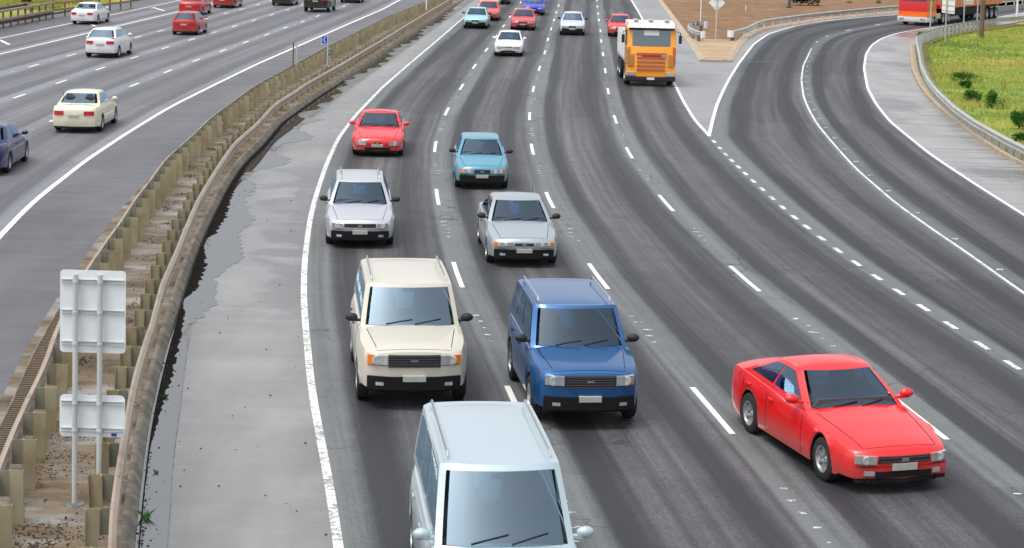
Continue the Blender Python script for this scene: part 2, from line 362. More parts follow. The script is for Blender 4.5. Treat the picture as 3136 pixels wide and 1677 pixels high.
M['amber'] = simple("indicator_amber", (0.85, 0.22, 0.02), 0.2, 0, 0.1, coat=1)
M['redlamp'] = simple("tail_lamp_red", (0.55, 0.01, 0.015), 0.2, 0, 0.1, coat=1)
M['plate'] = simple("number_plate", (0.78, 0.79, 0.74), 0.4, 0, 0.05)
M['interior'] = simple("interior_grey", (0.05, 0.05, 0.055), 0.8, 0, 0.2)

mw, ntw, bw = newmat("puddle_water")
bw.inputs["Base Color"].default_value = (0.03, 0.03, 0.03, 1); bw.inputs["Roughness"].default_value = 0.02; bw.inputs["IOR"].default_value = 3.6
bump(ntw, bw, noise(ntw, worldvec(ntw, (1, 5, 1)), 2.2, 4), 0.03, 0.005)
M['water'] = mw
M['dark_band'] = simple('matte_black_band', (0.012, 0.011, 0.010), 0.95, 0, 0.6, 3, spec=0.05)

# grass ground
mg, ntg, bgm = newmat("grassy_ground")
wv = worldvec(ntg); wst = worldvec(ntg, (0.35, 1.0, 1))
n1 = noise(ntg, wst, 0.16, 5, 0.6); n2 = noise(ntg, wst, 1.3, 5, 0.7); n3 = noise(ntg, wv, 9, 4, 0.8)
fz = math_(ntg, 'ADD', math_(ntg, 'MULTIPLY', n1, 0.62), math_(ntg, 'MULTIPLY_ADD', n2, 0.25, math_(ntg, 'MULTIPLY', n3, 0.15)))
cg = ramp(ntg, fz, [(0.40, (0.11, 0.18, 0.025)), (0.50, (0.24, 0.30, 0.04)), (0.58, (0.36, 0.32, 0.06)), (0.64, (0.40, 0.25, 0.09))])
ntg.links.new(cg, bgm.inputs["Base Color"]); bgm.inputs["Roughness"].default_value = 0.95; bump(ntg, bgm, n3, 0.8, 0.05)
M['grass'] = mg
def leafmat(name, stops, lsc=0.35):
    m, nt, b = newmat(name); g = nt.nodes.new("ShaderNodeNewGeometry")
    n1 = noise(nt, g.outputs["Position"], lsc, 4); n2 = noise(nt, g.outputs["Position"], 6, 2)
    c = ramp(nt, math_(nt, 'ADD', math_(nt, 'MULTIPLY', n1, 0.65), math_(nt, 'MULTIPLY', n2, 0.35)), stops)
    nt.links.new(c, b.inputs["Base Color"]); b.inputs["Roughness"].default_value = 0.8
    b.inputs["Transmission Weight"].default_value = 0.0
    return m
M['blade'] = leafmat("grass_blades", [(0.38, (0.12, 0.22, 0.03)), (0.48, (0.28, 0.36, 0.05)), (0.56, (0.42, 0.38, 0.07)), (0.64, (0.48, 0.29, 0.11))], 0.11)
M['weed'] = leafmat("weed_leaves", [(0.4, (0.03, 0.13, 0.015)), (0.6, (0.09, 0.30, 0.03))])
M['bush'] = leafmat("dark_bush_leaves", [(0.4, (0.012, 0.02, 0.006)), (0.6, (0.04, 0.07, 0.015))])

# ---------------------------------------------------------------- curves: X as a function of Y
class Curve:
    def __init__(s, px, z=0.0, smooth=6.0, extra=(), slope_near=None, slope_far=None):
        P = [G(a, b, z) for a, b in px]; P = [(p.x, p.y) for p in P] + list(extra)
        P.sort(key=lambda p: p[1]); x = np.array([p[0] for p in P]); y = np.array([p[1] for p in P])
        k0 = slope_near if slope_near is not None else (x[1] - x[0]) / (y[1] - y[0])
        k1 = slope_far if slope_far is not None else (x[-1] - x[-3]) / (y[-1] - y[-3])
        ys = np.arange(-10, 520, 0.25)
        xs = np.interp(ys, y, x); xs = np.where(ys < y[0], x[0] + (ys - y[0]) * k0, xs); xs = np.where(ys > y[-1], x[-1] + (ys - y[-1]) * k1, xs)
        n = max(3, int(smooth / 0.25) | 1); ker = np.hanning(n + 2); ker /= ker.sum()
        pad = len(ker) // 2; xp = np.concatenate([xs[0] - (xs[1] - xs[0]) * np.arange(pad, 0, -1), xs, xs[-1] + (xs[-1] - xs[-2]) * np.arange(1, pad + 1)])
        s.ys = ys; s.xs = np.convolve(xp, ker, 'valid')[:len(ys)]
    def __call__(s, Y): return float(np.interp(Y, s.ys, s.xs))
    def slope(s, Y): return (s(Y + 0.5) - s(Y - 0.5))
class Off:
    def __init__(s, c, d): s.c = c; s.d = d
    def __call__(s, Y):
        d = s.d(Y) if callable(s.d) else s.d
        return s.c(Y) + d * math.sqrt(1 + s.c.slope(Y) ** 2)
    def slope(s, Y): return s(Y + 0.5) - s(Y - 0.5)

E_ = Curve([(1411,61),(1345.5,117.5),(1250,198),(1167,270.8),(1088.7,352.6),(1036.5,422),(997,509),(971,588),(952.6,653.5),(940.5,730.7),(931,824),(930,926),(938.4,1027),(944.5,1088),(950.6,1166),(969,1279.6),(993,1401.5),(1015.6,1523),(1036,1670)])
L1 = Curve([(1589,14),(1558,56),(1539.5,84),(1489.8,152),(1452.6,202.4),(1413.5,265.5),(1366.4,340.8),(1329.4,448.4),(1336.6,602),(1397,839.6),(1584,1250)], smooth=10)
L2 = Curve([(1710.7,17.5),(1703.7,37.5),(1696.8,61),(1688,88),(1677.6,120.5),(1669,160),(1651.6,209),(1633,272),(1620.7,355),(1627.6,456),(1679,611.6),(1826,844),(2179,1254)], smooth=10)
L3 = Curve([(1828,4),(1832,41),(1834,61),(1839,93.6),(1841,125),(1847,165.4),(1853.6,216),(1862,278.6),(1883.6,365),(1923.6,467),(2035,620.5),(2274,851.6),(2804,1270)], smooth=10)
L4 = Curve([(1933.7,0),(1960,43.5),(2055.6,235),(2094.7,313.4),(2129.6,370),(2171,413.5),(2186,433),(2221,472),(2261.5,510.6),(2306,554),(2364,606),(2432,665),(2515,729),(2621,806),(2752,893),(2911,995.6),(3100,1117)], smooth=7)
R0u = Curve([(2171,415.7),(2181.8,370),(2194.9,322),(2212,283),(2234,239.4),(2264.5,191.5),(2308,135),(2351.6,104.5),(2395.5,90.5),(2439,78),(2526,64),(2656.7,51.4),(2787,42)], smooth=5)
R1 = Curve([(2693,74),(2602,91),(2530.5,110),(2500,128),(2484,150),(2473,174),(2460,200),(2454,244),(2461,296),(2478,337),(2502,379),(2539,424),(2587,479),(2635,529),(2677,564),(2742,621),(2856,702),(2974,781.5),(3083.5,861),(3136,897)], smooth=6)
R2 = Curve([(2844,85.8),(2787,93.6),(2744,102),(2700,116.7),(2670,137),(2652,165.4),(2646,209),(2657,270),(2683,318),(2726,372),(2787,422),(2852.6,474.5),(2918,518),(2983,561),(3136,657.5)], smooth=6)
KR = Curve([(2802.6,128.4),(2783,139),(2787,183),(2791.7,217.7),(2813.5,265.5),(2839.6,300),(2874.4,335),(2918,370),(2961.5,405),(3005,435),(3070,479),(3127,507)], smooth=4, extra=[(35.0, 153.7), (41.5, 163.5)])
GR = Curve([(3136,446),(3048.5,400.5),(2983,365.7),(2918,320),(2874.4,278.6),(2839.6,235),(2822,196),(2813.5,148),(2809,112),(2821.5,101.6),(2842,95),(2870,85.7),(2897.5,80),(2932,73),(2987,63.6),(3035.7,59.4),(3084,52.5),(3136,49)], z=0.7, smooth=3)
RR = Curve([(339,1677),(353.6,1523),(374,1377),(400,1214.5),(422,1117),(451,1015),(479.6,926),(524,800),(565,694),(609.6,604.7),(670,500.6),(718,435),(784,378.7),(840.6,317.8),(958,244),(1088.7,169.8),(1197.6,104.5),(1306,39),(1371.7,0)], z=0.75, smooth=5)
LR = Curve([(0,1426),(52.8,1296),(97.5,1202),(142,1117),(176,1003),(272,826),(317,755),(366,686),(427,596.6),(479,527),(527,470),(596,409),(653,357),(784,263),(914.6,191.5),(1001.6,143.7),(1089,100),(1176,56.6),(1306,4)], z=0.75, smooth=5)
AL = Curve([(0,1243),(81,1080),(174.8,925.8),(244,820),(345.5,678),(447,564)], smooth=6, extra=[(LR(y) - 0.42, y) for y in (75, 90, 110, 130, 150, 170)])
PD = Curve([(516,1677),(528,1523),(532,1401),(553,1271),(569,1117),(589,987),(630,844),(670.6,755),(744,560)], smooth=6, extra=[(RR(y) + 1.15, y) for y in (75, 90, 110, 140, 170)])
KO = Off(RR, 0.24)
ML = Curve([(0,722.6),(73,645),(122,600),(174.8,560),(261,492),(392,405),(522,326.5),(653,261),(784,197),(906,143.7),(1045,82.7),(1176,26),(1219,2)], smooth=8)
def ramp_right(Y):      # right edge of the kerb strip
    return KR(Y) + 0.42
NOSE = 75.4
def R0(Y): return R0u(Y) if Y > NOSE else L4(Y)

ROWS = [5 + i * 1.0 for i in range(172)] + [178 + 6 * i for i in range(45)]

def strip(mb, a, b, ua, ub, rows=ROWS, z=0.0, nu=6, mi=0):
    R = []; UV = []
    for Y in rows:
        xa, xb = a(Y), b(Y)
        if xb < xa: xb = xa + 0.001
        R.append([(xa + (xb - xa) * k / nu, Y, z) for k in range(nu + 1)]); UV.append([(ua + (ub - ua) * k / nu, Y) for k in range(nu + 1)])
    mb.grid(R, mi, UV, flip=True)

# ---------------------------------------------------------------- ground and roads
mb = MB(); mb.grid([[(x, y, -0.06) for x in (-1500, -300, -60, 0, 60, 300, 1500)] for y in (-300, -40, 0, 60, 120, 200, 500, 2500)], flip=True)
tag(mb.build("ground", M['grass']), kind='structure')

mb = MB()
strip(mb, E_, L1, 1, 2); strip(mb, L1, L2, 2, 3); strip(mb, L2, L3, 3, 4); strip(mb, L3, L4, 4, 5)
tag(mb.build("main_carriageway", M['lane'], recalc=False), kind='structure')
mb = MB(); strip(mb, R0, R1, 5, 6); strip(mb, R1, R2, 6, 7)
tag(mb.build("ramp_road", M['ramp'], recalc=False), kind='structure')
mb = MB(); strip(mb, L4, lambda Y: max(R0(Y), L4(Y)), 0, 1, [y for y in ROWS if y >= NOSE - 1])
tag(mb.build("gore_pavement", M['gore'], recalc=False), kind='structure')
mb = MB(); strip(mb, PD, E_, 0, 1)
tag(mb.build("shoulder", M['shl'], recalc=False), kind='structure')
mb = MB(); strip(mb, KO, PD, 0, 1, nu=3)
tag(mb.build("gutter", M['gutter'], recalc=False), kind='structure')
mb = MB(); strip(mb, R2, KR, 0, 1)
tag(mb.build("ramp_shoulder", M['rshl'], recalc=False), kind='structure')
LW = 3.53
mlo = [Off(ML, -d) for d in (0, 3.53, 7.06, 10.6, 14.3, 17.9)]
mb = MB()
for k in range(5): strip(mb, mlo[k + 1], mlo[k], k + 1, k)
tag(mb.build("left_carriageway", M['lane_left'], recalc=False), kind='structure')
mb = MB(); strip(mb, ML, AL, 0, 1)
tag(mb.build("inner_shoulder", M['shl_left'], recalc=False), kind='structure')
KL = Curve([(0,74.5),(46.6,66),(105,56),(151,45),(198,38),(313,17),(419,2)], smooth=6)
mb = MB(); strip(mb, KL, mlo[5], 0, 1)
tag(mb.build("outer_shoulder", M['shl_left'], recalc=False), kind='structure')

# median slab (raised a little) with kerbs
RM = [12 + i * 0.75 for i in range(220)] + [177 + 6 * i for i in range(45)]
KI = Off(RR, 0.06)
def slab(mb, a, b, z, rows, mi=0, zb=-0.02):
    R = []
    for Y in rows: R.append([(a(Y), Y, zb), (a(Y), Y, z), ((a(Y) + b(Y)) / 2, Y, z), (b(Y), Y, z), (b(Y), Y, zb)])
    mb.grid(R, mi, flip=True)
mb = MB(); slab(mb, Off(AL, 0.0), KI, 0.10, RM); tag(mb.build("median", M['median'], recalc=False), kind='structure')
# rounded kerb beside the rail
def kerb(name, c, w, h, mat, rows, side=1, joint=1.2):
    mb = MB(); prof = [(0, -0.02), (0, h), (0.04, h + 0.008), (0.42, h), (0.50, h * 0.94), (0.93, h * 0.30), (1.0, h * 0.16), (1.0, -0.02)]
    R = []
    for Y in rows: R.append([(c(Y) + side * w * p, Y, z) for p, z in prof])
    mb.grid(R, flip=side > 0)
    return mb.build(name, mat, smooth=14)
k = kerb("kerb", KI, 0.19, 0.16, M['kerb'], RM); tag(k, kind='structure')
k = kerb("kerb", KR, 0.40, 0.13, M['kerb_pale'], [y for y in RM if 12 < y < 137.5], 1); tag(k, kind='structure')
k = kerb("kerb", KL, 0.28, 0.13, M['kerb'], [y for y in RM if y > 60], -1); tag(k, kind='structure')

# puddle: thin water sheet with a ragged edge
mb = MB(); R = []
for i in range(620):
    Y = 14 + i * 0.25; x0 = KO(Y) + 0.012
    wd = (PD(Y) - x0)
    if Y < 38: x1 = PD(Y) - 0.02
    else: x1 = x0 + wd * (0.42 + 0.3 * math.sin(Y * 0.31) + 0.22 * math.sin(Y * 1.7 + 1)) + 0.12 * random.random()
    if 60 <= Y < 78: x1 = PD(Y) + 0.25 + 0.55 * math.sin(Y * 0.9) + random.uniform(-0.12, 0.12)
    if 38 <= Y < 60: x1 = PD(Y) + 0.15 * math.sin(Y * 1.1) + 0.55 * max(0, math.sin((Y - 38) / 24 * math.pi)) + random.uniform(-0.10, 0.10)
    R.append([(x0, Y, 0.006), (x0 + (x1 - x0) * 0.5, Y, 0.006), (max(x1, x0 + 0.03), Y, 0.006)])
mb.grid(R, flip=True); tag(mb.build("puddle", M['water'], recalc=False), kind='structure')

# matte black ragged band along the foot of the kerb
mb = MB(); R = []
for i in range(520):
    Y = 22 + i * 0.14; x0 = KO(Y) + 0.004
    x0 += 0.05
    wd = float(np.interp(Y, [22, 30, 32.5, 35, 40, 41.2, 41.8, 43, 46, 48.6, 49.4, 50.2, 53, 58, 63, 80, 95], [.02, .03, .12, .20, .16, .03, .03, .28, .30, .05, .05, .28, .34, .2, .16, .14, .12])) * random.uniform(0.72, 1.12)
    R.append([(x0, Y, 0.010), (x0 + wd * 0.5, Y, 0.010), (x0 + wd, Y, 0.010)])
mb.grid(R, flip=True); tag(mb.build("dark_band", M['dark_band'], recalc=False), kind='structure')

# weedy strip and dirt behind the ramp kerb
mb = MB(); strip(mb, ramp_right, lambda Y: GR(Y) + 0.7, 0, 1, [y for y in ROWS if 12 < y < 165], z=0.02, nu=3)
tag(mb.build("verge", M['soil'], recalc=False), kind='structure')

# gore island: concrete nose and brown dirt behind
def poly(mb, px, z, mi=0, ztop=None):
    P = [G(a, b, z) for a, b in px]; mb.add(P, [list(range(len(P)))[::-1]], mi)
isl_in_l = [(2025,0),(2162,187)]
YN = G(2162, 187).y; YC = G(2200, 125).y
il = Curve([(2162,187),(2119,125),(2025,0)], smooth=2); ir = Curve([(2244,185),(2256,165),(2268,145),(2286,122),(2303,108),(2347,91),(2399,80),(2452,73),(2500,64.6),(2526,60),(2805,34)], smooth=2.5)
rows_n = [YN + (YC - YN) * k / 8 for k in range(9)]
mb = MB(); slab(mb, il, lambda Y: ir(Y) - 0.45 * min(1, (Y - YN) / 3 + 0.3), 0.12, rows_n)
tag(mb.build("gore_island", M['pad'], recalc=False), kind='structure')
rows_d = [YC + k * 2.0 for k in range(90)]
mb = MB(); slab(mb, il, lambda Y: ir(Y) - 0.4, 0.125, rows_d); tag(mb.build("island_dirt", M['dirt'], recalc=False), kind='structure')
rk = [YN + k * 0.7 for k in range(26)] + [YN + 18.9 + 3 * k for k in range(50)]
k = kerb("kerb", il, 0.38, 0.15, M['kerb_pale'], rk, -1); tag(k, kind='structure')
k = kerb("kerb", lambda Y: ir(Y) - 0.45, 0.5, 0.15, M['kerb_pale'], rk, 1); tag(k, kind='structure')
mb = MB(); a = Vector((il(YN) - 0.3, YN, 0)); b = Vector((ir(YN) + 0.0, YN, 0)); mb.box(((a.x + b.x) / 2, YN - 0.12, 0.06), (b.x - a.x, 0.26, 0.15))
tag(mb.build("kerb", M['kerb_pale'], bevel=0.03), kind='structure')

# ---------------------------------------------------------------- road markings
def line_pts(c, y0, y1, step=1.0):
    n = max(1, int(math.ceil((y1 - y0) / step))); return [(c(y0 + (y1 - y0) * k / n), y0 + (y1 - y0) * k / n) for k in range(n + 1)]
def ribbon(mb, pts, wdt, z):
    R = []
    for i, p in enumerate(pts):
        q0 = pts[max(i - 1, 0)]; q1 = pts[min(i + 1, len(pts) - 1)]
        d = Vector((q1[0] - q0[0], q1[1] - q0[1])); d.normalize(); n = Vector((d.y, -d.x)) * wdt / 2
        R.append([(p[0] - n.x, p[1] - n.y, z), (p[0] + n.x, p[1] + n.y, z)])
    mb.grid(R, flip=True)
def struct_line(c, y0, y1, wdt, mat, z=0.005, wmod=None):
    mb = MB(); ribbon(mb, line_pts(c, y0, y1), wdt, z); tag(mb.build("edge_line", M[mat], recalc=False), kind='structure')
struct_line(E_, 8, 400, 0.14, 'white_worn')
struct_line(ML, 8, 400, 0.16, 'white')
struct_line(mlo[4], 8, 400, 0.14, 'white'); struct_line(mlo[5], 8, 400, 0.12, 'white')
struct_line(L4, NOSE, 400, 0.13, 'white'); struct_line(R0u, NOSE + 0.1, 300, 0.14, 'white', 0.009)
struct_line(R1, 8, 125, 0.09, 'white_worn'); struct_line(R2, 8, 300, 0.12, 'white')

def dashes(c, ys, ln, wdt, mat='white', name="lane_dashes"):
    mb = MB()
    for y in ys: ribbon(mb, line_pts(c, y - ln / 2, y + ln / 2, 1.0), wdt, 0.005)
    tag(mb.build(name, M[mat], recalc=False), kind='structure')
def seq(px, ext=8, near=2):
    ys = sorted(G(a, b).y for a, b in px); d0 = 12.2; d1 = (ys[-1] - ys[0]) / (len(ys) - 1)
    return [ys[0] - d0 * k for k in range(near, 0, -1)] + ys + [ys[-1] + d1 * (k + 1) for k in range(ext)]
yL1 = seq([(1589,14),(1558,56),(1522,104),(1489.8,152),(1452.6,202.4),(1413.5,265.5),(1366.4,340.8),(1329.4,448.4),(1336.6,602),(1397,839.6),(1584,1250)], 0)
yL1 = seq([(1489.8,152),(1452.6,202.4),(1413.5,265.5),(1366.4,340.8),(1329.4,448.4),(1336.6,602),(1397,839.6),(1584,1250)], 16)
yL2 = seq([(1703.7,37.5),(1696.8,61),(1688,88),(1677.6,120.5),(1669,160),(1651.6,209),(1633,272),(1620.7,355),(1627.6,456),(1679,611.6),(1826,844),(2179,1254)], 12)
yL3 = seq([(1832,41),(1834,61),(1839,93.6),(1841,125),(1847,165.4),(1853.6,216),(1862,278.6),(1883.6,365),(1923.6,467),(2035,620.5),(2274,851.6),(2804,1270)], 12)
for c, ys in ((L1, yL1), (L2, yL2), (L3, yL3)): dashes(c, ys, 3.15, 0.11)
yA = [G(a, b).y for a, b in [(403.5,259),(505.4,217.7),(596.4,183.7),(676,154),(745,128.4)]]
yB = [G(a, b).y for a, b in [(37.4,293),(176,249.5),(296,209),(402.7,175),(495.4,145.4),(574.6,120),(645.6,99.3),(711,79.7),(766,61)]]
yC = [G(a, b).y for a, b in [(80.5,200),(203.7,167.6),(400.5,112.3),(483,93.6),(618,56.6),(678,40),(731,27)]]
def fill(ys, y0=40, y1=330):
    ys = sorted(ys); per = 7.35; a = ys[0]; out = list(ys)
    g = []
    for p, q in zip(ys, ys[1:]):
        if q - p > 11: g.append((p + q) / 2)
    out += g
    while a - per > y0: a -= per; out.append(a)
    a = ys[-1]
    while a + per < y1: a += per; out.append(a)
    return sorted(out)
for c, ys in ((mlo[1], fill(yA)), (mlo[2], fill(yB)), (mlo[3], fill(yC))): dashes(c, ys, 1.9, 0.12)
ydL4 = [G(a, b).y for a, b in [(2186,433),(2202,453),(2221,472),(2240.5,491),(2261.5,510.6),(2283,531.5),(2306,554),(2333,579),(2364,606),(2395.5,634.8),(2432,665),(2472,695),(2515,729),(2564.5,766),(2621,806),(2684,848.5),(2752,893),(2826.7,942),(2911,995.6),(3003.5,1057),(3100,1117)]]
d = (ydL4[0] - ydL4[-1]) / (len(ydL4) - 1)
dashes(L4, ydL4 + [ydL4[-1] - d * (k + 1) for k in range(10)], 0.75, 0.13, 'white_worn')
ydR1 = [G(a, b).y for a, b in [(2693,74),(2684,75.5),(2602,91),(2594,93),(2530.5,110),(2500,128),(2484,150)]]
dashes(R1, ydR1, 0.9, 0.12, 'white_worn')
# raised pavement markers and remains of old ceramic studs between the dashes
mb = MB()
for c, ys in ((L1, yL1), (L2, yL2), (L3, yL3)):
    for y in ys:
        if y > 170: continue
        for k in range(5):
            yy = y - 4.6 - k * 0.62 + random.uniform(-0.05, 0.05); x = c(yy) + 0.05 + random.uniform(-0.03, 0.03)
            for q in range(random.randint(1, 3)):
                a = random.uniform(-0.07, 0.07); mb.box((x + a, yy + random.uniform(-0.04, 0.04), 0.008), (random.uniform(0.04, 0.13), random.uniform(0.02, 0.05), 0.012), random.uniform(-0.3, 0.3))
for c, ys in ((mlo[1], fill(yA)), (mlo[2], fill(yB)), (mlo[3], fill(yC))):
    for y in ys: mb.box((c(y + 3.67), y + 3.67, 0.01), (0.11, 0.11, 0.016))
y = 30.0
while y < 120: mb.box((R1(y) + 0.22, y, 0.012), (0.16, 0.08, 0.02)); y += 3.6 if y > 60 else 4.5
tag(mb.build("pavement_markers", M['white_worn']), kind='structure')
# diagonal arrow strokes in the exit lane of the left carriageway
mb = MB()
for a, b in (((470,22.6),(503,32.6)),((0,122),(28,136)),((262,67),(292,80))):
    p, q = G(*a), G(*b); ribbon(mb, [(p.x, p.y), (q.x, q.y)], 0.22, 0.005)
    d = (q - p).normalized(); n = Vector((d.y, -d.x, 0))
    t = p + d * 0.1; mb.add([(t.x + n.x * .5 + d.x * .9, t.y + n.y * .5 + d.y * .9, .005), (t.x, t.y, .0052), (t.x - n.x * .12 + d.x * .7, t.y - n.y * .12 + d.y * .7, .005)], [(0, 1, 2)])
tag(mb.build("lane_arrows", M['white']), kind='structure')
# sealed saw-cuts and pavement joints
mb = MB()
for a, b, wd in (((2430,85),(2609,101),.12),((2454,161),(2517,166),.10),((2244,188),(2392,190),.10),((2063,158),(2135,163),.08),((2070,190),(2160,196),.12),((2400,78),(2520,90),.06),((1366,117),(1376,119),.15),((1340,355),(1392,356),.08),((1625,505),(1665,506),.06)):
    p, q = G(*a), G(*b); ribbon(mb, [(p.x, p.y), (q.x, q.y)], wd, 0.007)
tag(mb.build("pavement_joints", M['rshl'], recalc=False), kind='structure')

# ---------------------------------------------------------------- guard rails
def tangent(c, Y): v = Vector((c.slope(Y), 1, 0)); v.normalize(); return v
WB = [(0.0, 0.155), (0.02, 0.15), (0.075, 0.10), (0.08, 0.065), (0.01, 0.018), (0.0, 0.0), (0.01, -0.018), (0.08, -0.065), (0.075, -0.10), (0.02, -0.15), (0.0, -0.155)]
def wbeam(mb, pts, side, zc, thick=0.02, scale=1.0):
    """side=+1: corrugation faces +n where n is to the right of travel"""
    R = []
    prof = [(u * side, v * scale) for u, v in WB]; back = [(u - thick * side, v) for u, v in reversed(prof)]
    full = prof + back
    for i, p in enumerate(pts):
        q0 = pts[max(i - 1, 0)]; q1 = pts[min(i + 1, len(pts) - 1)]
        d = Vector((q1[0] - q0[0], q1[1] - q0[1], 0)).normalized(); n = Vector((d.y, -d.x, 0))
        R.append([(p[0] + n.x * u, p[1] + n.y * u, (p[2] if len(p) > 2 else 0) + zc + v) for u, v in full])
    mb.grid(R, close=True)
    for r in (R[0], R[-1]): mb.add(r, [list(range(len(r)))])

def channel(mb, w, d, h, t=0.012, open_to=1):
    """C section: web across y, flanges along x"""
    mb.box((0, 0, h / 2), (t, w, h)); mb.box((open_to * (d / 2 + t / 2), w / 2 - t / 2, h / 2 - 0.002), (d, t, h - 0.004)); mb.box((open_to * (d / 2 + t / 2), -w / 2 + t / 2, h / 2 - 0.002), (d, t, h - 0.004))

def barrier(name, label, c, y0, y1, sp, side, zc_top, mats, post_h, base=0.10, group=None, blk=True, jitter=0.035, posty=None):
    root = empty(name, (c(y0), y0, 0)); inv = Vector((c(y0), y0, 0)); tag(root, label, 'guard rail', group)
    # rail with small dents and lap joints
    mb = MB(); pts = []; Y = y0; k = 0; j0 = j1 = 0.0
    while Y <= y1 + 1e-6:
        if k % 5 == 0: j0, j1 = (j1 if k else 0.0), random.uniform(-jitter, jitter)
        j = j0 + (j1 - j0) * (k % 5) / 5.0
        pts.append((c(Y) + j - inv.x, Y - inv.y, base)); Y += 0.75 if Y < 100 else 1.5; k += 1
    wbeam(mb, pts, side, zc_top - base - 0.155)
    r = mb.build("rail", mats[0], root, smooth=18)
    lm = MB()
    for q in (-0.12, 0.12): lm.box((q, 0.085, -0.09), (0.035, 0.03, 0.035))
    lm.box((0, 0.0, -0.01), (0.30, 0.03, 0.024)); lme = lm.mesh("lap_joint", mats[2]); Y = y0 + 1.2
    while Y < min(y1, 110):          # lap joints of the rail lengths
        d = tangent(c, Y); n = Vector((d.y, -d.x, 0)) * side
        lo = bpy.data.objects.new("lap_joint", lme); COL.objects.link(lo); lo.parent = r
        lo.location = (c(Y) - inv.x, Y - inv.y, zc_top); lo.rotation_euler = (0, 0, math.atan2(n.y, n.x) - math.pi / 2); Y += 4.0
    # channel posts standing behind the rail, spacer block between
    pm = MB(); channel(pm, 0.185, 0.055, post_h); pme = pm.mesh("post", mats[1])
    bmm = MB(); channel(bmm, 0.155, 0.055, 0.36); bme = bmm.mesh("spacer_block", mats[2])
    ys = posty or [y0 + 0.35 + k * sp for k in range(int((y1 - y0) / sp))]
    for i, Y in enumerate(ys[:100]):
        d = tangent(c, Y); n = Vector((d.y, -d.x, 0)) * side
        rz = math.atan2(-n.y, -n.x) + math.pi / 2      # post x axis along -travel, y axis across
        po = bpy.data.objects.new("post", pme); COL.objects.link(po); po.parent = root
        off = 0.045 + (0.165 if blk else 0) + 0.08
        p = Vector((c(Y), Y, 0)) - n * off
        po.location = (p.x - inv.x, p.y - inv.y, base - 0.02); po.rotation_euler = (random.uniform(-.035, .035), random.uniform(-.045, .045), rz + random.uniform(-.12, .12))
        if blk:
            bo = bpy.data.objects.new("spacer_block", bme); COL.objects.link(bo); bo.parent = po
            bo.location = (0.012, 0.172, post_h - 0.365)
    if len(ys) > 100:
        pass
    return root

rr = barrier("guard_rail", "dusty pinkish guard rail bordering the wet gutter on the right side of the median", RR, 17.0, 172, 1.53, 1, 0.79, (M['rail'], M['post'], M['blk']), 0.72, posty=[24.62 - 1.53 * 3 + 1.53 * k for k in range(100)])
lr = barrier("guard_rail", "long dusty guard rail on the left edge of the median, with olive channel posts showing", LR, 17.0, 172, 1.53, -1, 0.79, (M['rail'], M['post'], M['blk']), 0.76, posty=[25.95 - 1.53 * 3 + 1.53 * k for k in range(100)])
gr = barrier("guard_rail", "pale galvanised guard rail curving round the grass verge at the right edge", GR, 30.0, 165, 1.25, -1, 0.70, (M['rail_grey'], M['pgal'], M['pgal']), 0.66, base=0.02, blk=False)

# drain grate beside the left rail
mb = MB(); R = []
Y = 22.0
while Y < 42:
    x = AL(Y) * 0.5 + LR(Y) * 0.5 - 0.02; mb.box((x, Y, 0.115), (0.24, 0.045, 0.02), -math.atan(AL.slope(Y)) + 0.0); Y += 0.13
fr = MB()
for o_ in (-0.14, 0.14): 
    pts = [(AL(y) * 0.5 + LR(y) * 0.5 - 0.02 + o_, y, 0.118) for y in np.arange(22, 42, 0.6)]
    fr.tube(pts, 0.018, 5)
t = empty("drain_grate", (AL(22), 22, 0)); tag(t, "slotted metal drain grate running beside the left median guard rail", "drain grate")
for q, nm, mt in ((mb, "slats", simple("grate_iron", (0.17, 0.125, 0.08), 0.7, 0, 0.4, 8)), (fr, "grate_frame", M['kerb'])):
    o = q.build(nm, mt, t); o.location = (-AL(22), -22, 0)
mb = MB(); R = []
for y in np.arange(21.8, 42.2, 0.6):
    x = AL(y) * 0.5 + LR(y) * 0.5 - 0.02; R.append([(x - 0.13, y, 0.104), (x + 0.13, y, 0.104)])
mb.grid(R, flip=True); o = mb.build("channel", M['under'], t, recalc=False); o.location = (-AL(22), -22, 0)

# far-left barrier group
def rail_px(pts, z): return [tuple(G(a, b, z)) for a, b in pts]
def simple_rail(mb, P, w_, h_):
    R = []
    for i, p in enumerate(P):
        q0 = Vector(P[max(i - 1, 0)]); q1 = Vector(P[min(i + 1, len(P) - 1)]); d = (q1 - q0); d.z = 0; d.normalize(); n = Vector((d.y, -d.x, 0)) * w_ / 2
        R.append([(p[0] - n.x, p[1] - n.y, p[2] - h_ / 2), (p[0] + n.x, p[1] + n.y, p[2] - h_ / 2), (p[0] + n.x, p[1] + n.y, p[2] + h_ / 2), (p[0] - n.x, p[1] - n.y, p[2] + h_ / 2)])
    mb.grid(R, close=True); mb.add(R[0], [(0, 1, 2, 3)]); mb.add(R[-1], [(3, 2, 1, 0)])
def dense(P, step=1.0):
    out = []
    for a, b in zip(P, P[1:]):
        a, b = Vector(a), Vector(b); n = max(1, int((b - a).length / step))
        out += [tuple(a + (b - a) * k / n) for k in range(n)]
    return out + [P[-1]]
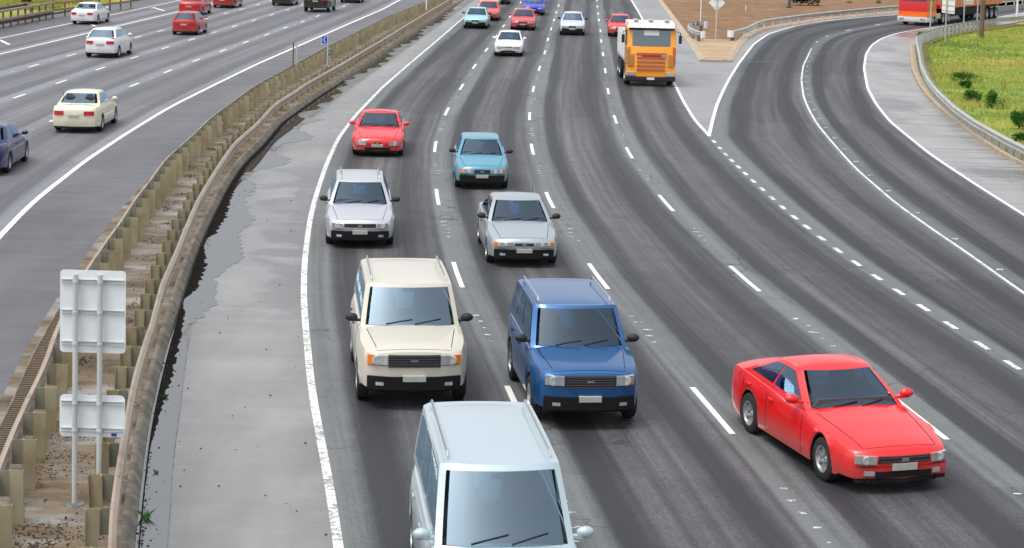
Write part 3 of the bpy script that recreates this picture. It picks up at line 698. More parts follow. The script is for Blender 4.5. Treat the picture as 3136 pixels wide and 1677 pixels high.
# shoulder-side fence: two rails and verticals
a0 = G(0, 35, 1.05); a1 = G(161, 8, 1.05)
A = Vector((a0.x - (a1.x - a0.x) * 0.35, a0.y - (a1.y - a0.y) * 0.35, 0)); Bp = Vector((a1.x, a1.y, 0))
t = empty("barrier_fence", A); tag(t, "brown two-rail steel barrier with close upright bars, at the far left shoulder", "barrier")
dv = Bp - A; Ln = dv.length; n_ = int(Ln / 1.5)
mb = MB(); simple_rail(mb, [(0, 0, 1.05), (dv.x, dv.y, 1.05)], 0.16, 0.15); mb.build("top_rail", M['rail'], t)
mb = MB(); simple_rail(mb, [(0, 0, 0.5), (dv.x, dv.y, 0.5)], 0.2, 0.17); mb.build("lower_rail", M['rail'], t)
mb = MB(); simple_rail(mb, [(-0.2, 0.3, 0.3), (dv.x - 0.2, dv.y + 0.3, 0.3)], 0.1, 0.14); mb.build("base_beam", M['rust_dark'], t)
pm = MB(); pm.box((0, 0, 0.5), (0.10, 0.10, 1.0)); pme = pm.mesh("upright", M['rust_dark'])
for k in range(min(n_ + 1, 60)):
    o = bpy.data.objects.new("upright", pme); COL.objects.link(o); o.parent = t; o.location = (dv.x * k / n_ , dv.y * k / n_ , 0)
# timber rail carrying on
P = rail_px([(161,10),(198,6),(250,1),(303,-5),(400,-15)], 1.0)
t = empty("timber_rail_fence", (P[0][0], P[0][1], 0)); tag(t, "rusty orange-brown double rail fence joined to the end of the brown barrier", "fence")
loc = Vector((P[0][0], P[0][1], 0)); Q = [tuple(Vector(p) - loc) for p in P]
for zz, nm in ((0, "top_rail"), (-0.48, "lower_rail")):
    mb = MB(); simple_rail(mb, dense([(q[0], q[1], q[2] + zz) for q in Q]), 0.10, 0.16); mb.build(nm, rusty("orange_timber" + nm, (0.42, 0.24, 0.13), (0.15, 0.06, 0.02), 0.6, 0.8, 0, (1, 1, 4)), t)
pts = dense(Q, 2.0)
for p in pts: 
    o = bpy.data.objects.new("upright", pme); COL.objects.link(o); o.parent = t; o.location = (p[0], p[1] + 0.1, 0)
# low W-beam beyond it
P = rail_px([(-60,26),(0,20),(40,14),(81.5,8),(99,13)], 0.7)
t = empty("guard_rail", (P[0][0], P[0][1], 0)); tag(t, "short dark guard rail on the grass behind the brown barrier, with a bent tip", "guard rail")
loc = Vector((P[0][0], P[0][1], 0))
mb = MB(); wbeam(mb, [tuple((Vector((p[0], p[1], 0)) - loc)) for p in dense(P)], 1, 0.55); mb.build("rail", M['rust_dark'], t, smooth=50)
for p in dense(P, 2.5)[::1]:
    o = bpy.data.objects.new("post", pme); COL.objects.link(o); o.parent = t; o.location = (p[0] - loc.x - 0.15, p[1] - loc.y + 0.1, -0.32)

# ---------------------------------------------------------------- gore-island guard rails with bull-nose ends
def fishtail(t, p, d, z, mat, name="end_terminal"):
    """rounded bull-nose end plate wrapping the end of a rail"""
    mb = MB(); R = []
    n = Vector((d.y, -d.x, 0))
    for k in range(13):
        a = -math.pi / 2 + math.pi * k / 12
        o_ = Vector(p) + d * (0.26 * math.cos(a)) + n * (0.26 * math.sin(a))
        R.append([(o_.x, o_.y, z - 0.26), (o_.x, o_.y, z + 0.2)])
    R2_ = [[((q[0] - p[0]) * 0.94 + p[0], (q[1] - p[1]) * 0.94 + p[1], q[2]) for q in r] for r in R]
    mb.grid(R); mb.grid(R2_, flip=True)
    for i in range(12):
        for k in (0, 1): mb.add([R[i][k], R[i + 1][k], R2_[i + 1][k], R2_[i][k]], [(0, 1, 2, 3)])
    return mb.build(name, mat, t, smooth=40)
def gore_rail(label, P, ends, side, post_step=2.0, up=0.14, rev=False):
    t = empty("guard_rail", (P[0][0], P[0][1], 0)); tag(t, label, 'guard rail'); loc = Vector((P[0][0], P[0][1], 0))
    D = [tuple(Vector((p[0], p[1], 0)) - loc) for p in dense(P, 0.6)]
    mb = MB(); wbeam(mb, D, side, 0.62); mb.build("rail", M['rail_grey'], t, smooth=50)
    pm2 = MB(); channel(pm2, 0.15, 0.05, 0.72); pme2 = pm2.mesh("post", M['pgal'])
    Dp = dense(P, post_step)
    for i, p in enumerate(Dp[:100]):
        q = Dp[min(i + 1, len(Dp) - 1)]; q_ = Dp[max(i - 1, 0)]; d = Vector((q[0] - q_[0], q[1] - q_[1], 0)).normalized(); n = Vector((d.y, -d.x, 0)) * side
        o = bpy.data.objects.new("post", pme2); COL.objects.link(o); o.parent = t
        o.location = (p[0] - loc.x - n.x * 0.14, p[1] - loc.y - n.y * 0.14, 0.05); o.rotation_euler = (0, 0, math.atan2(d.y, d.x))
    for idx, d in ends:
        p = Vector(P[idx]) - loc; fishtail(t, (p.x + d.x * 0.1, p.y + d.y * 0.1, 0), d, 0.62, M['signback'])
        mb = MB(); mb.box((p.x - d.x * 0.1, p.y - d.y * 0.1, 0.25), (0.2, 0.15, 0.5)); mb.build("end_post", M['wood'], t)
    return t
P = rail_px([(2145,97),(2126,91),(2113,84),(2108,78),(2112,72),(2124,67),(2140,65.5),(2152,68)], 0.75)
gore_rail("short U-shaped guard rail with two blunt pale end caps on the brown gore island", P, ((0, Vector((0.9, -0.4, 0)).normalized()), (len(P) - 1, Vector((1, -0.15, 0)).normalized())), -1, 1.3)
P = rail_px([(2242,95),(2251,92.6),(2286,84),(2304,75),(2321,66),(2347,59),(2399,52),(2452,45),(2526,37),(2656.7,24),(2805,12),(2950,2),(3136,-9)], 0.75)
gore_rail("silver guard rail with one blunt pale end cap, following the outside of the ramp bend", P, ((0, Vector((-0.7, -0.7, 0)).normalized()),), 1, 2.0)

# ---------------------------------------------------------------- signs
def panel(mb, w, h, z0, r=0.06, t=0.006, y=0.0):
    pts = []
    for cx, cz, a0 in ((w / 2 - r, z0 + r, -90), (w / 2 - r, z0 + h - r, 0), (-w / 2 + r, z0 + h - r, 90), (-w / 2 + r, z0 + r, 180)):
        for k in range(5):
            a = math.radians(a0 + 90 * k / 4); pts.append((cx + r * math.cos(a), cz + r * math.sin(a)))
    n = len(pts); vs = [(x, y - t / 2, z) for x, z in pts] + [(x, y + t / 2, z) for x, z in pts]
    mb.add(vs, [list(range(n)), list(range(2 * n - 1, n - 1, -1))] + [(k, (k + 1) % n + 0, (k + 1) % n + n, k + n) for k in range(n)])
b0 = G(228, 1544, 0.1); b1 = G(299.5, 1475, 0.1); Yp = b0.y
x1 = b1.x * (Yp + 0.1) / b1.y
t = empty("road_sign", (b0.x, b0.y, 0.10)); tag(t, "tall two-post road sign seen from behind, two pale panels, standing on the median", "road sign")
sc = (HCAM) / 1.0
Wp = 0.345
def zat(pxy, X, Y):          # height of the ray through an image row at distance Y
    lo, hi = -1.0, 8.0
    for _ in range(50):
        m_ = (lo + hi) / 2; p = G(pxy[0], pxy[1], m_)
        if p.y < Y: hi = m_
        else: lo = m_
    return m_
topz = zat((228, 832), 0, Yp); p1a = zat((275, 830), 0, Yp); p1b = zat((275, 1083), 0, Yp); p2a = zat((270, 1212.5), 0, Yp); p2b = zat((270, 1341), 0, Yp)
for dx in (0, Wp):
    mb = MB(); mb.tube([(dx, 0, -0.1), (dx, 0, topz - 0.13)], 0.038, 12); 
    mb.build("post", M['signpost'], t, smooth=50)
    mb = MB()
xc = Wp / 2 + (276 - 264) / 210.0
for (za, zb_, r, bars) in ((p1a, p1b, 0.05, (0.13, 0.5, 0.88)), (p2a, p2b, 0.07, (0.18, 0.82))):
    mb = MB(); panel(mb, 0.925, za - zb_, zb_ - 0.1, r, y=0.075); o = mb.build("panel", M['signback'], t); o.location = (xc, 0, 0)
    for bfr in bars:
        mb = MB(); zz = za - (za - zb_) * bfr - 0.1
        mb.box((xc, 0.056, zz + 0.022), (0.88, 0.03, 0.008)); mb.box((xc, 0.056, zz - 0.022), (0.88, 0.03, 0.008)); mb.box((xc, 0.066, zz), (0.88, 0.010, 0.05))
        for dx in (0, Wp): mb.tube([(dx, -0.0, zz - 0.02), (dx, -0.0, zz + 0.02)], 0.044, 12); mb.box((dx, -0.04, zz), (0.03, 0.02, 0.03))
        mb.build("bracket", M['signpost'], t)
mb = MB(); mb.box((xc + 0.31, 0.069, p2b - 0.1 + 0.035), (0.075, 0.004, 0.045)); mb.build("sticker", simple("sticker_blue", (0.03, 0.09, 0.4), 0.5), t)
mb = MB(); mb.lathe([(0.0, 0.0), (0.16, 0.0), (0.14, 0.02), (0.0, 0.025)], 12, 'Z', (0, 0, 0.0)); mb.build("footing", M['gutter'], t)

# phone sign + kilometre marker
def post_sign(px, py, z=0.1): p = G(px, py, z); return p
p = G(1003, 200, 0.1); t = empty("phone_sign", (p.x, p.y, 0.1)); tag(t, "small blue telephone sign on a thin post rising from the median", "road sign")
mb = MB(); mb.tube([(0, 0, 0), (0, 0, 1.68)], 0.028, 8); mb.build("post", M['signpost'], t, smooth=50)
zs = 1.15
mb = MB(); panel(mb, 0.31, 0.42, zs, 0.03, 0.006, -0.04); o = mb.build("border", M['plainwhite'], t); o.location = (-0.17, 0, 0)
mb = MB(); panel(mb, 0.265, 0.375, zs + 0.022, 0.025, 0.006, -0.047); o = mb.build("panel", M['blue'], t); o.location = (-0.17, 0, 0)
mb = MB(); pts = []
R_ = []
for k in range(11):
    a = math.radians(115 + 130 * k / 10); rr0, rr1 = 0.10, 0.135; cx_ = 0.085
    R_.append([(cx_ + rr0 * math.cos(a), -0.053, zs + 0.21 + rr0 * 1.15 * math.sin(a)), (cx_ + rr1 * math.cos(a), -0.053, zs + 0.21 + rr1 * 1.15 * math.sin(a))])
mb.grid(R_); mb.box((0.03, -0.053, zs + 0.325), (0.055, 0.006, 0.05), 0, 0, 1.0, 0.25); mb.box((0.03, -0.053, zs + 0.095), (0.055, 0.006, 0.05), 0, 0, 1.0, -0.25)
o = mb.build("handset_symbol", M['plainwhite'], t); o.location = (-0.17, 0, 0)
p = G(1010, 192, 0.1); t = empty("marker_plate", (p.x, p.y, 0.1)); tag(t, "tiny green marker plate with a white character, beside the telephone sign post", "marker")
mb = MB(); mb.tube([(0, 0, 0), (0, 0, 0.7)], 0.02, 6); mb.build("post", M['signpost'], t)
mb = MB(); panel(mb, 0.16, 0.30, 0.4, 0.01, 0.006, -0.03); mb.build("panel", M['green'], t)
mb = MB(); mb.box((0, -0.036, 0.62), (0.03, 0.005, 0.04)); mb.box((0, -0.036, 0.52), (0.03, 0.005, 0.12)); mb.build("symbol", M['plainwhite'], t)
# two thin posts in the median
p = G(900, 244, 0.1)
mb = MB(); mb.tube([(0, 0, 0), (0, 0, 1.8)], [0.04, 0.035], 8); o = mb.build("bare_post", M['wood'], None, smooth=50); o.location = (p.x - 0.05, p.y, 0.1); tag(o, "bare brown timber post standing in the median left of the phone sign", "post")
mb = MB(); mb.tube([(0, 0, 0), (0, 0, 1.55)], 0.035, 8); mb.tube([(0, 0, 1.45), (0, 0, 1.65)], 0.05, 8); o = mb.build("marker_post", M['signpost'], None, smooth=50); o.location = (p.x + 0.10, p.y + 0.1, 0.1); tag(o, "shorter pale metal post close against the bare brown timber post", "post")
# reflector post clamped on the near median rail
for (px, py, lb) in ((1205, 20, "small white marker post on the median, farthest of all its posts"),):
    p = G(px * 1.0 + 100, py + 20, 0.1); mb = MB(); mb.box((0, 0, 0.5), (0.1, 0.03, 1.0)); o = mb.build("marker_post", M['plainwhite'], None, bevel=0.008); o.location = (p.x, p.y, 0.1); tag(o, lb, "post")

# gore island diamond sign, seen from behind
p = G(2191.5, 124, 0.12); t = empty("diamond_sign", (p.x, p.y, 0.12)); tag(t, "diamond warning sign seen from behind on a thin post at the island nose", "road sign")
mb = MB(); mb.tube([(0, 0, 0), (0, 0, 3.2)], 0.035, 8); mb.build("post", M['signpost'], t, smooth=50)
zc = 2.0 + 0.55; hd = 0.56
mb = MB(); mb.add([(0, 0.05, zc - hd), (hd, 0.05, zc), (0, 0.05, zc + hd), (-hd, 0.05, zc), (0, 0.056, zc - hd), (hd, 0.056, zc), (0, 0.056, zc + hd), (-hd, 0.056, zc)], [(0, 1, 2, 3), (7, 6, 5, 4), (0, 1, 5, 4), (1, 2, 6, 5), (2, 3, 7, 6), (3, 0, 4, 7)]); mb.build("panel", M['signwhite'], t)
mb = MB(); mb.box((0, 0.035, zc - 0.28), (0.42, 0.025, 0.03)); mb.box((0, 0.035, zc + 0.2), (0.5, 0.025, 0.03)); mb.build("bracket", M['signpost'], t)
p = G(2144.5, 84, 0.12); mb = MB(); mb.tube([(0, 0, 0), (0, 0, 2.9)], 0.04, 8); o = mb.build("slender_pole", M['signwhite'], None, smooth=50); o.location = p; tag(o, "slender white pole beside the curved bull-nose guard rail on the island", "pole")
p = G(2284, 31, 0.12); mb = MB(); mb.tube([(0, 0, 0), (0, 0, 0.42)], 0.045, 8); o = mb.build("marker_peg", M['signwhite'], None); o.location = p; tag(o, "little white marker peg in the brown dirt of the island", "peg")
# lamp column base
p = G(2417, 23, 0.12); t = empty("lamp_column", p); tag(t, "grey lamp column with a dark base plate in the brown dirt, beside the dark bush", "lamp column")
mb = MB(); mb.tube([(0, 0, 0), (0, 0, 9)], [0.15, 0.09], 8); mb.build("column", simple("column_grey", (0.12, 0.14, 0.15), 0.5, 0.4), t, smooth=50)
mb = MB(); mb.box((0, 0, 0.03), (0.5, 0.5, 0.06)); mb.build("base_plate", M['under'], t)
mb = MB(); mb.tube([(0, 0, 8.9), (0.8, 0, 9.4), (2.0, 0, 9.5)], 0.05, 8); mb.box((2.3, 0, 9.5), (0.7, 0.28, 0.12)); mb.build("lamp_arm", M['pgal'], t)

# signs on the grass at the right
def back_sign(label, bases, ptops, panel_px, grp=None):
    p0 = G(*bases[0], 0.05); p1 = G(*bases[1], 0.05); Yb = (p0.y + p1.y) / 2
    t = empty("road_sign", (p0.x, p0.y, 0.0)); tag(t, label, "road sign", grp)
    d = p1 - p0
    for q in (Vector((0, 0, 0)), d):
        mb = MB(); mb.tube([(q.x, q.y, 0), (q.x, q.y, 4.2)], 0.05, 10); mb.build("post", M['pgal'], t, smooth=50)
    x0, x1, yb = panel_px
    zb = zat((x0, yb), 0, Yb); s_ = Yb / FPX; wpn = (x1 - x0) * s_
    ang = math.atan2(d.y, d.x)
    mb = MB(); panel(mb, wpn, 4.15 - zb, zb, 0.06, 0.01, 0.09); o = mb.build("panel", M['signwhite'], t); o.location = (((x0 + x1) / 2 - bases[0][0]) * s_ , (x0 + x1 - 2 * bases[0][0]) / 2 * s_ * math.tan(ang), 0); o.rotation_euler = (0, 0, ang)
    for zz in (zb + 0.2, zb + 0.58, zb + 1.0):
        if zz > 4.0: continue
        mb = MB(); mb.box((0, 0.06, zz), (wpn * 0.96, 0.03, 0.03)); q = mb.build("bracket", M['pgal'], t); q.location = o.location; q.rotation_euler = o.rotation_euler
    return t
back_sign("large pale road sign seen from behind, in front of the red lorry's cab", ((2847, 120), (2894, 127)), None, (2836.7, 2914, 36))
back_sign("smaller pale road sign seen from behind, partly hidden by the timber pole", ((2950, 91), (2991, 89)), None, (2941.7, 2998.4, 12))
p = G(3004.6, 113, 0.0); mb = MB(); mb.tube([(0, 0, -0.2), (0.02, 0, 3), (0.06, 0, 10)], [0.19, 0.175, 0.15], 16)
for z0 in (1.25, 0.3): mb.tube([(0.0, 0, z0), (0.0, 0, z0 + 0.02)], 0.194, 16)
o = mb.build("timber_pole", M['wood'], None, smooth=50); o.location = p; tag(o, "thick brown timber pole standing in the grass behind the curved guard rail", "pole")
p = G(3113, 63, 0.0); mb = MB(); mb.tube([(0, 0, 0), (0, 0, 8)], [0.11, 0.08], 12); o = mb.build("steel_pole", M['plainwhite'], None, smooth=50); o.location = p; tag(o, "smooth white steel pole at the right edge beyond the timber pole", "pole")

# ---------------------------------------------------------------- vegetation
def blades(mb, cx, cy, cz, r, n, h, wd=0.03, lean=0.5):
    for _ in range(n):
        a = random.uniform(0, 6.283); q = r * math.sqrt(random.random()); x = cx + q * math.cos(a); y = cy + q * math.sin(a)
        hh = h * random.uniform(0.5, 1.2); b = random.uniform(0, 6.283); lx, ly = math.cos(b), math.sin(b); l = lean * hh * random.random()
        c = random.uniform(0, 6.283); ux, uy = math.cos(c) * wd / 2, math.sin(c) * wd / 2
        mb.add([(x - ux, y - uy, cz), (x + ux, y + uy, cz), (x + lx * l * 0.4 + ux * .6, y + ly * l * 0.4 + uy * .6, cz + hh * 0.6), (x + lx * l, y + ly * l, cz + hh)], [(0, 1, 2), (0, 2, 3)])
mb = MB(); cnt = 0
while cnt < 8500:
    Y = random.uniform(48, 168); X = GR(Y) + random.uniform(0.5, 26)
    if X / Y > 0.33: continue
    blades(mb, X, Y, -0.06, 0.35, 5, random.choice((0.10, 0.16, 0.24)), 0.035, 0.9); cnt += 1
tag(mb.build("grass", M['blade'], recalc=False), "yellow green rough grass on the verge inside the curved guard rail", "grass", kind='stuff')
mb = MB()
for _ in range(1500):
    p = G(random.uniform(-20, 430), random.uniform(-6, 30)); 
    if p.x > KL(p.y) - 2.0: continue
    blades(mb, p.x, p.y, -0.06, 0.5, 4, 0.2, 0.05, 0.9)
tag(mb.build("grass", M['blade'], recalc=False), "yellow grass behind the brown barrier at the far left", "grass", kind='stuff')
mb = MB()
for _ in range(420):
    Y = random.uniform(60, 150); blades(mb, random.uniform(KR(Y) + 0.5, GR(Y) + 0.8), Y, 0.02, 0.12, 4, 0.12, 0.02, 0.9)
tag(mb.build("weeds", M['blade'], recalc=False), "thin dry weeds in the soil strip between kerb and curved guard rail", "weeds", kind='stuff')

def bush(px, py, w_, h_, label, mat='weed', n=1300, cat="bush", z=-0.05, name="bush", leaf=0.055):
    p = G(px, py, z); t = empty(name, p); tag(t, label, cat)
    mb = MB()
    stems = MB()
    for k in range(9):
        a = random.uniform(0, 6.283); r = random.uniform(0.2, 0.8) * w_ / 2
        stems.tube([(0, 0, 0), (r * .5 * math.cos(a), r * .5 * math.sin(a), h_ * .4), (r * math.cos(a), r * math.sin(a), h_ * .75)], [0.012, 0.008, 0.004], 5)
    blobs = [(random.uniform(-.35, .35) * w_, random.uniform(-.3, .3) * w_, random.uniform(.25, .65) * h_, random.uniform(.22, .42)) for _ in range(7)]
    for _ in range(n):
        bx, by, bz, br = random.choice(blobs); v = Vector((random.gauss(0, 1), random.gauss(0, 1), random.gauss(0, 1))).normalized() * br * random.uniform(0.5, 1.05)
        x, y, z_ = bx + v.x * w_ * .8, by + v.y * w_ * .6, max(0.02, bz + v.z * h_)
        a = random.uniform(0, 6.283); e = random.uniform(-.6, .9); d1 = Vector((math.cos(a) * math.cos(e), math.sin(a) * math.cos(e), math.sin(e))); d2 = d1.cross(Vector((random.random(), random.random(), 1))).normalized()
        s_ = leaf * random.uniform(.6, 1.3); c = Vector((x, y, z_))
        mb.add([c - d1 * s_, c + d2 * s_ * .4, c + d1 * s_, c - d2 * s_ * .4], [(0, 1, 2, 3)])
    mb.build("foliage", M[mat], t, recalc=False); stems.build("stems", M['wood'], t)
    return t
for (px, py, w_, h_, lb) in ((2950, 248, 1.7, 0.6, "wide flat green weed clump, farthest and leftmost on the right-hand grass"), (2955, 268, 0.8, 0.5, "small green weed clump just in front of the wide flat one"),
                              (2978, 307, 0.8, 0.6, "round green weed clump midway down the grass slope"), (3035, 330, 1.0, 0.9, "tall round bright green bush midway down the grass slope"),
                              (3122, 394, 1.0, 0.9, "dark green bush cut by the right edge of the picture"), (3130, 428, 0.7, 0.35, "low green clump behind the guard rail at the right edge"),
                              (2826, 120, 0.7, 0.6, "green leafy shrub pressed against the tip of the curved guard rail"), (3090, 440, 0.5, 0.3, "small weed growing under the curved guard rail")):
    bush(px, py, w_, h_, lb)
bush(2475, 22, 3.2, 2.4, "big dark bush at the top edge in the brown dirt", 'bush', 2600, leaf=0.16)
bush(2691, 15, 0.9, 0.6, "small green shrub in the dirt behind the ramp guard rail", 'weed', 300)
bush(2783, 9, 1.6, 0.9, "wider green shrub behind the ramp guard rail near the red truck", 'weed', 500)
bush(2600, 14, 0.8, 0.5, "small straw-coloured tuft behind the ramp guard rail", 'blade', 260)
# tree trunk far left
p = G(81, 6, 0); t = empty("tree", p); tag(t, "dark tree at the top left corner behind the brown barrier, only its trunk in view", "tree")
mb = MB(); mb.tube([(0, 0, 0), (0.05, 0, 1.5), (0.2, 0.1, 4)], [0.42, 0.34, 0.2], 12); mb.build("trunk", simple("dark_bark", (0.03, 0.022, 0.018), 0.95, 0, 0.4, 12), t, smooth=60)
mb = MB()
for _ in range(2600):
    v = Vector((random.gauss(0, 1.3), random.gauss(0, 1.3), random.gauss(0, 0.8))); c = Vector((0.3, 0, 5.2)) + v; a = random.uniform(0, 6.28)
    d1 = Vector((math.cos(a), math.sin(a), random.uniform(-.5, .5))).normalized() * 0.14; d2 = d1.cross(Vector((random.random(), random.random(), 1))).normalized() * 0.06
    mb.add([c - d1, c + d2, c + d1, c - d2], [(0, 1, 2, 3)])
mb.build("crown", M['bush'], t, recalc=False)
# weeds in the gutter
for (px, py, s_, lb) in ((447, 1586, 0.14, "green grass tuft growing through the puddle at the bottom left"), (478, 1448, 0.06, "tiny weed standing in the puddle above the larger tuft"), (525, 966, 0.12, "bright green weed where the kerb meets the gutter"),
                         (505, 1218, 0.07, "small weed at the water's edge below the bright green one"), (1005, 315 - 60, 0.2, "weed patch at the kerb foot below the phone sign")):
    p = G(px, py, 0.0); mb = MB(); blades(mb, 0, 0, 0, s_ * 0.5, 46, s_ * 0.9, 0.012, 1.4); o = mb.build("weed_tuft", M['weed'], None, recalc=False); o.location = p; tag(o, lb, "weed")
# grit, leaves and stones in gutter and median
mb = MB()
for _ in range(900):
    Y = 24 + 60 * random.random() ** 1.6; x = random.choice((KO(Y) + abs(random.gauss(0, 0.16)), random.uniform(LR(Y) + .2, RR(Y) - .3), random.uniform(KO(Y), E_(Y)) if random.random() < .3 else KO(Y) + .1))
    z = 0.10 if x < RR(Y) + 0.06 else 0.0
    s_ = random.uniform(0.006, 0.022); mb.box((x, Y, z + s_ * .4), (s_ * 1.6, s_, s_ * .8), random.uniform(0, 3))
for _ in range(46):
    Y = 23.5 + 50 * random.random() ** 1.5; x = random.uniform(LR(Y) + .35, RR(Y) - .45); ln_ = random.uniform(.2, .75); wd_ = random.uniform(.1, .3)
    for _k in range(70):
        s_ = random.uniform(0.006, 0.02); mb.box((x + random.gauss(0, ln_ * .5), Y + random.gauss(0, wd_), 0.10 + s_ * .3), (s_ * 1.7, s_, s_ * .8), random.uniform(0, 3))
tag(mb.build("grit", simple("grit", (0.06, 0.045, 0.035), 0.9, 0, 0.5, 3)), "dark grit and small stones scattered over median and gutter", "grit", kind='stuff')

# ---------------------------------------------------------------- vehicles
def wheel(parent, x, y, r, wd, out, rimmat=None):
    mb = MB(); h = wd / 2
    mb.lathe([(r * .62, -h), (r * .9, -h), (r * .985, -h * .8), (r, -h * .5), (r, h * .5), (r * .985, h * .8), (r * .9, h), (r * .62, h), (r * .62, -h)], 28)
    ty = mb.build("wheel", M['tyre'], parent, smooth=40); ty.location = (x, y, r)
    mb = MB(); o = out
    mb.lathe([(0.001, o * h * .55), (r * .16, o * h * .6), (r * .2, o * h * .35), (r * .5, o * h * .45), (r * .56, o * h * .95), (r * .64, o * h * 1.0), (r * .64, o * h * .3), (0.001, o * h * .2)], 28)
    for k in range(5):
        a = 2 * math.pi * k / 5
        mb.box((math.cos(a) * r * .36, o * h * .6, math.sin(a) * r * .36), (r * .42, h * .35, r * .12), 0, 0, 1, -a)
    rm = mb.build("rim", rimmat or M['rim'], ty, smooth=40)
    return ty

STY = {
 # x measured from the nose backwards, z deck height; cabin = windscreen base, windscreen top, rear top, rear base
 'sedan': dict(L=4.6, W=1.76, H=1.43, deck=[(0, .60), (.06, .69), (.25, .74), (.8, .84), (1.35, .93), (2.2, .95), (3.4, .97), (3.75, 1.0), (4.3, 1.0), (4.54, .94), (4.6, .84)], cab=(1.25, 2.0, 3.15, 3.85), wx=(.85, 3.55), r=.31, fl=.2, doors=(2.55,)),
 'coupe': dict(L=4.4, W=1.74, H=1.33, deck=[(0, .52), (.07, .62), (.3, .68), (.9, .78), (1.5, .86), (2.4, .88), (3.4, .94), (3.8, .96), (4.2, .95), (4.35, .88), (4.4, .78)], cab=(1.4, 2.15, 2.95, 3.9), wx=(.85, 3.4), r=.31, fl=.17, doors=(2.75,)),
 'hatch': dict(L=3.9, W=1.68, H=1.45, deck=[(0, .60), (.06, .70), (.2, .76), (.7, .87), (1.1, .95), (2.0, .97), (3.2, 1.0), (3.7, 1.0), (3.86, .95), (3.9, .85)], cab=(1.0, 1.65, 3.2, 3.78), wx=(.75, 3.2), r=.29, fl=.2, doors=(2.25,)),
 'wagon': dict(L=4.6, W=1.76, H=1.50, deck=[(0, .60), (.06, .70), (.25, .76), (.8, .86), (1.3, .95), (2.2, .97), (3.6, 1.0), (4.4, 1.0), (4.56, .95), (4.6, .85)], cab=(1.2, 1.95, 4.1, 4.5), wx=(.85, 3.55), r=.31, fl=.2, doors=(2.5, 3.4)),
 'suv': dict(L=4.65, W=1.86, H=1.80, deck=[(0, .80), (.05, .95), (.2, 1.02), (.7, 1.08), (1.25, 1.14), (2.2, 1.16), (3.6, 1.18), (4.5, 1.18), (4.62, 1.1), (4.65, .95)], cab=(1.2, 1.75, 4.25, 4.58), wx=(.9, 3.6), r=.37, fl=.32, doors=(2.45, 3.45)),
 'van': dict(L=4.8, W=1.85, H=1.98, deck=[(0, .78), (.05, .92), (.15, .99), (.45, 1.08), (.8, 1.15), (2.2, 1.16), (3.6, 1.18), (4.7, 1.18), (4.77, 1.1), (4.8, .95)], cab=(.72, 1.5, 4.55, 4.76), wx=(.8, 3.8), r=.33, fl=.25, doors=(2.3, 3.5)),
 'ute': dict(L=5.0, W=1.84, H=1.72, deck=[(0, .78), (.05, .92), (.2, .99), (.7, 1.05), (1.35, 1.12), (2.2, 1.12), (3.3, 1.12), (4.8, 1.12), (4.96, 1.08), (5.0, .95)], cab=(1.3, 1.95, 3.05, 3.3), wx=(.9, 4.0), r=.37, fl=.32, doors=(2.6,)),
}

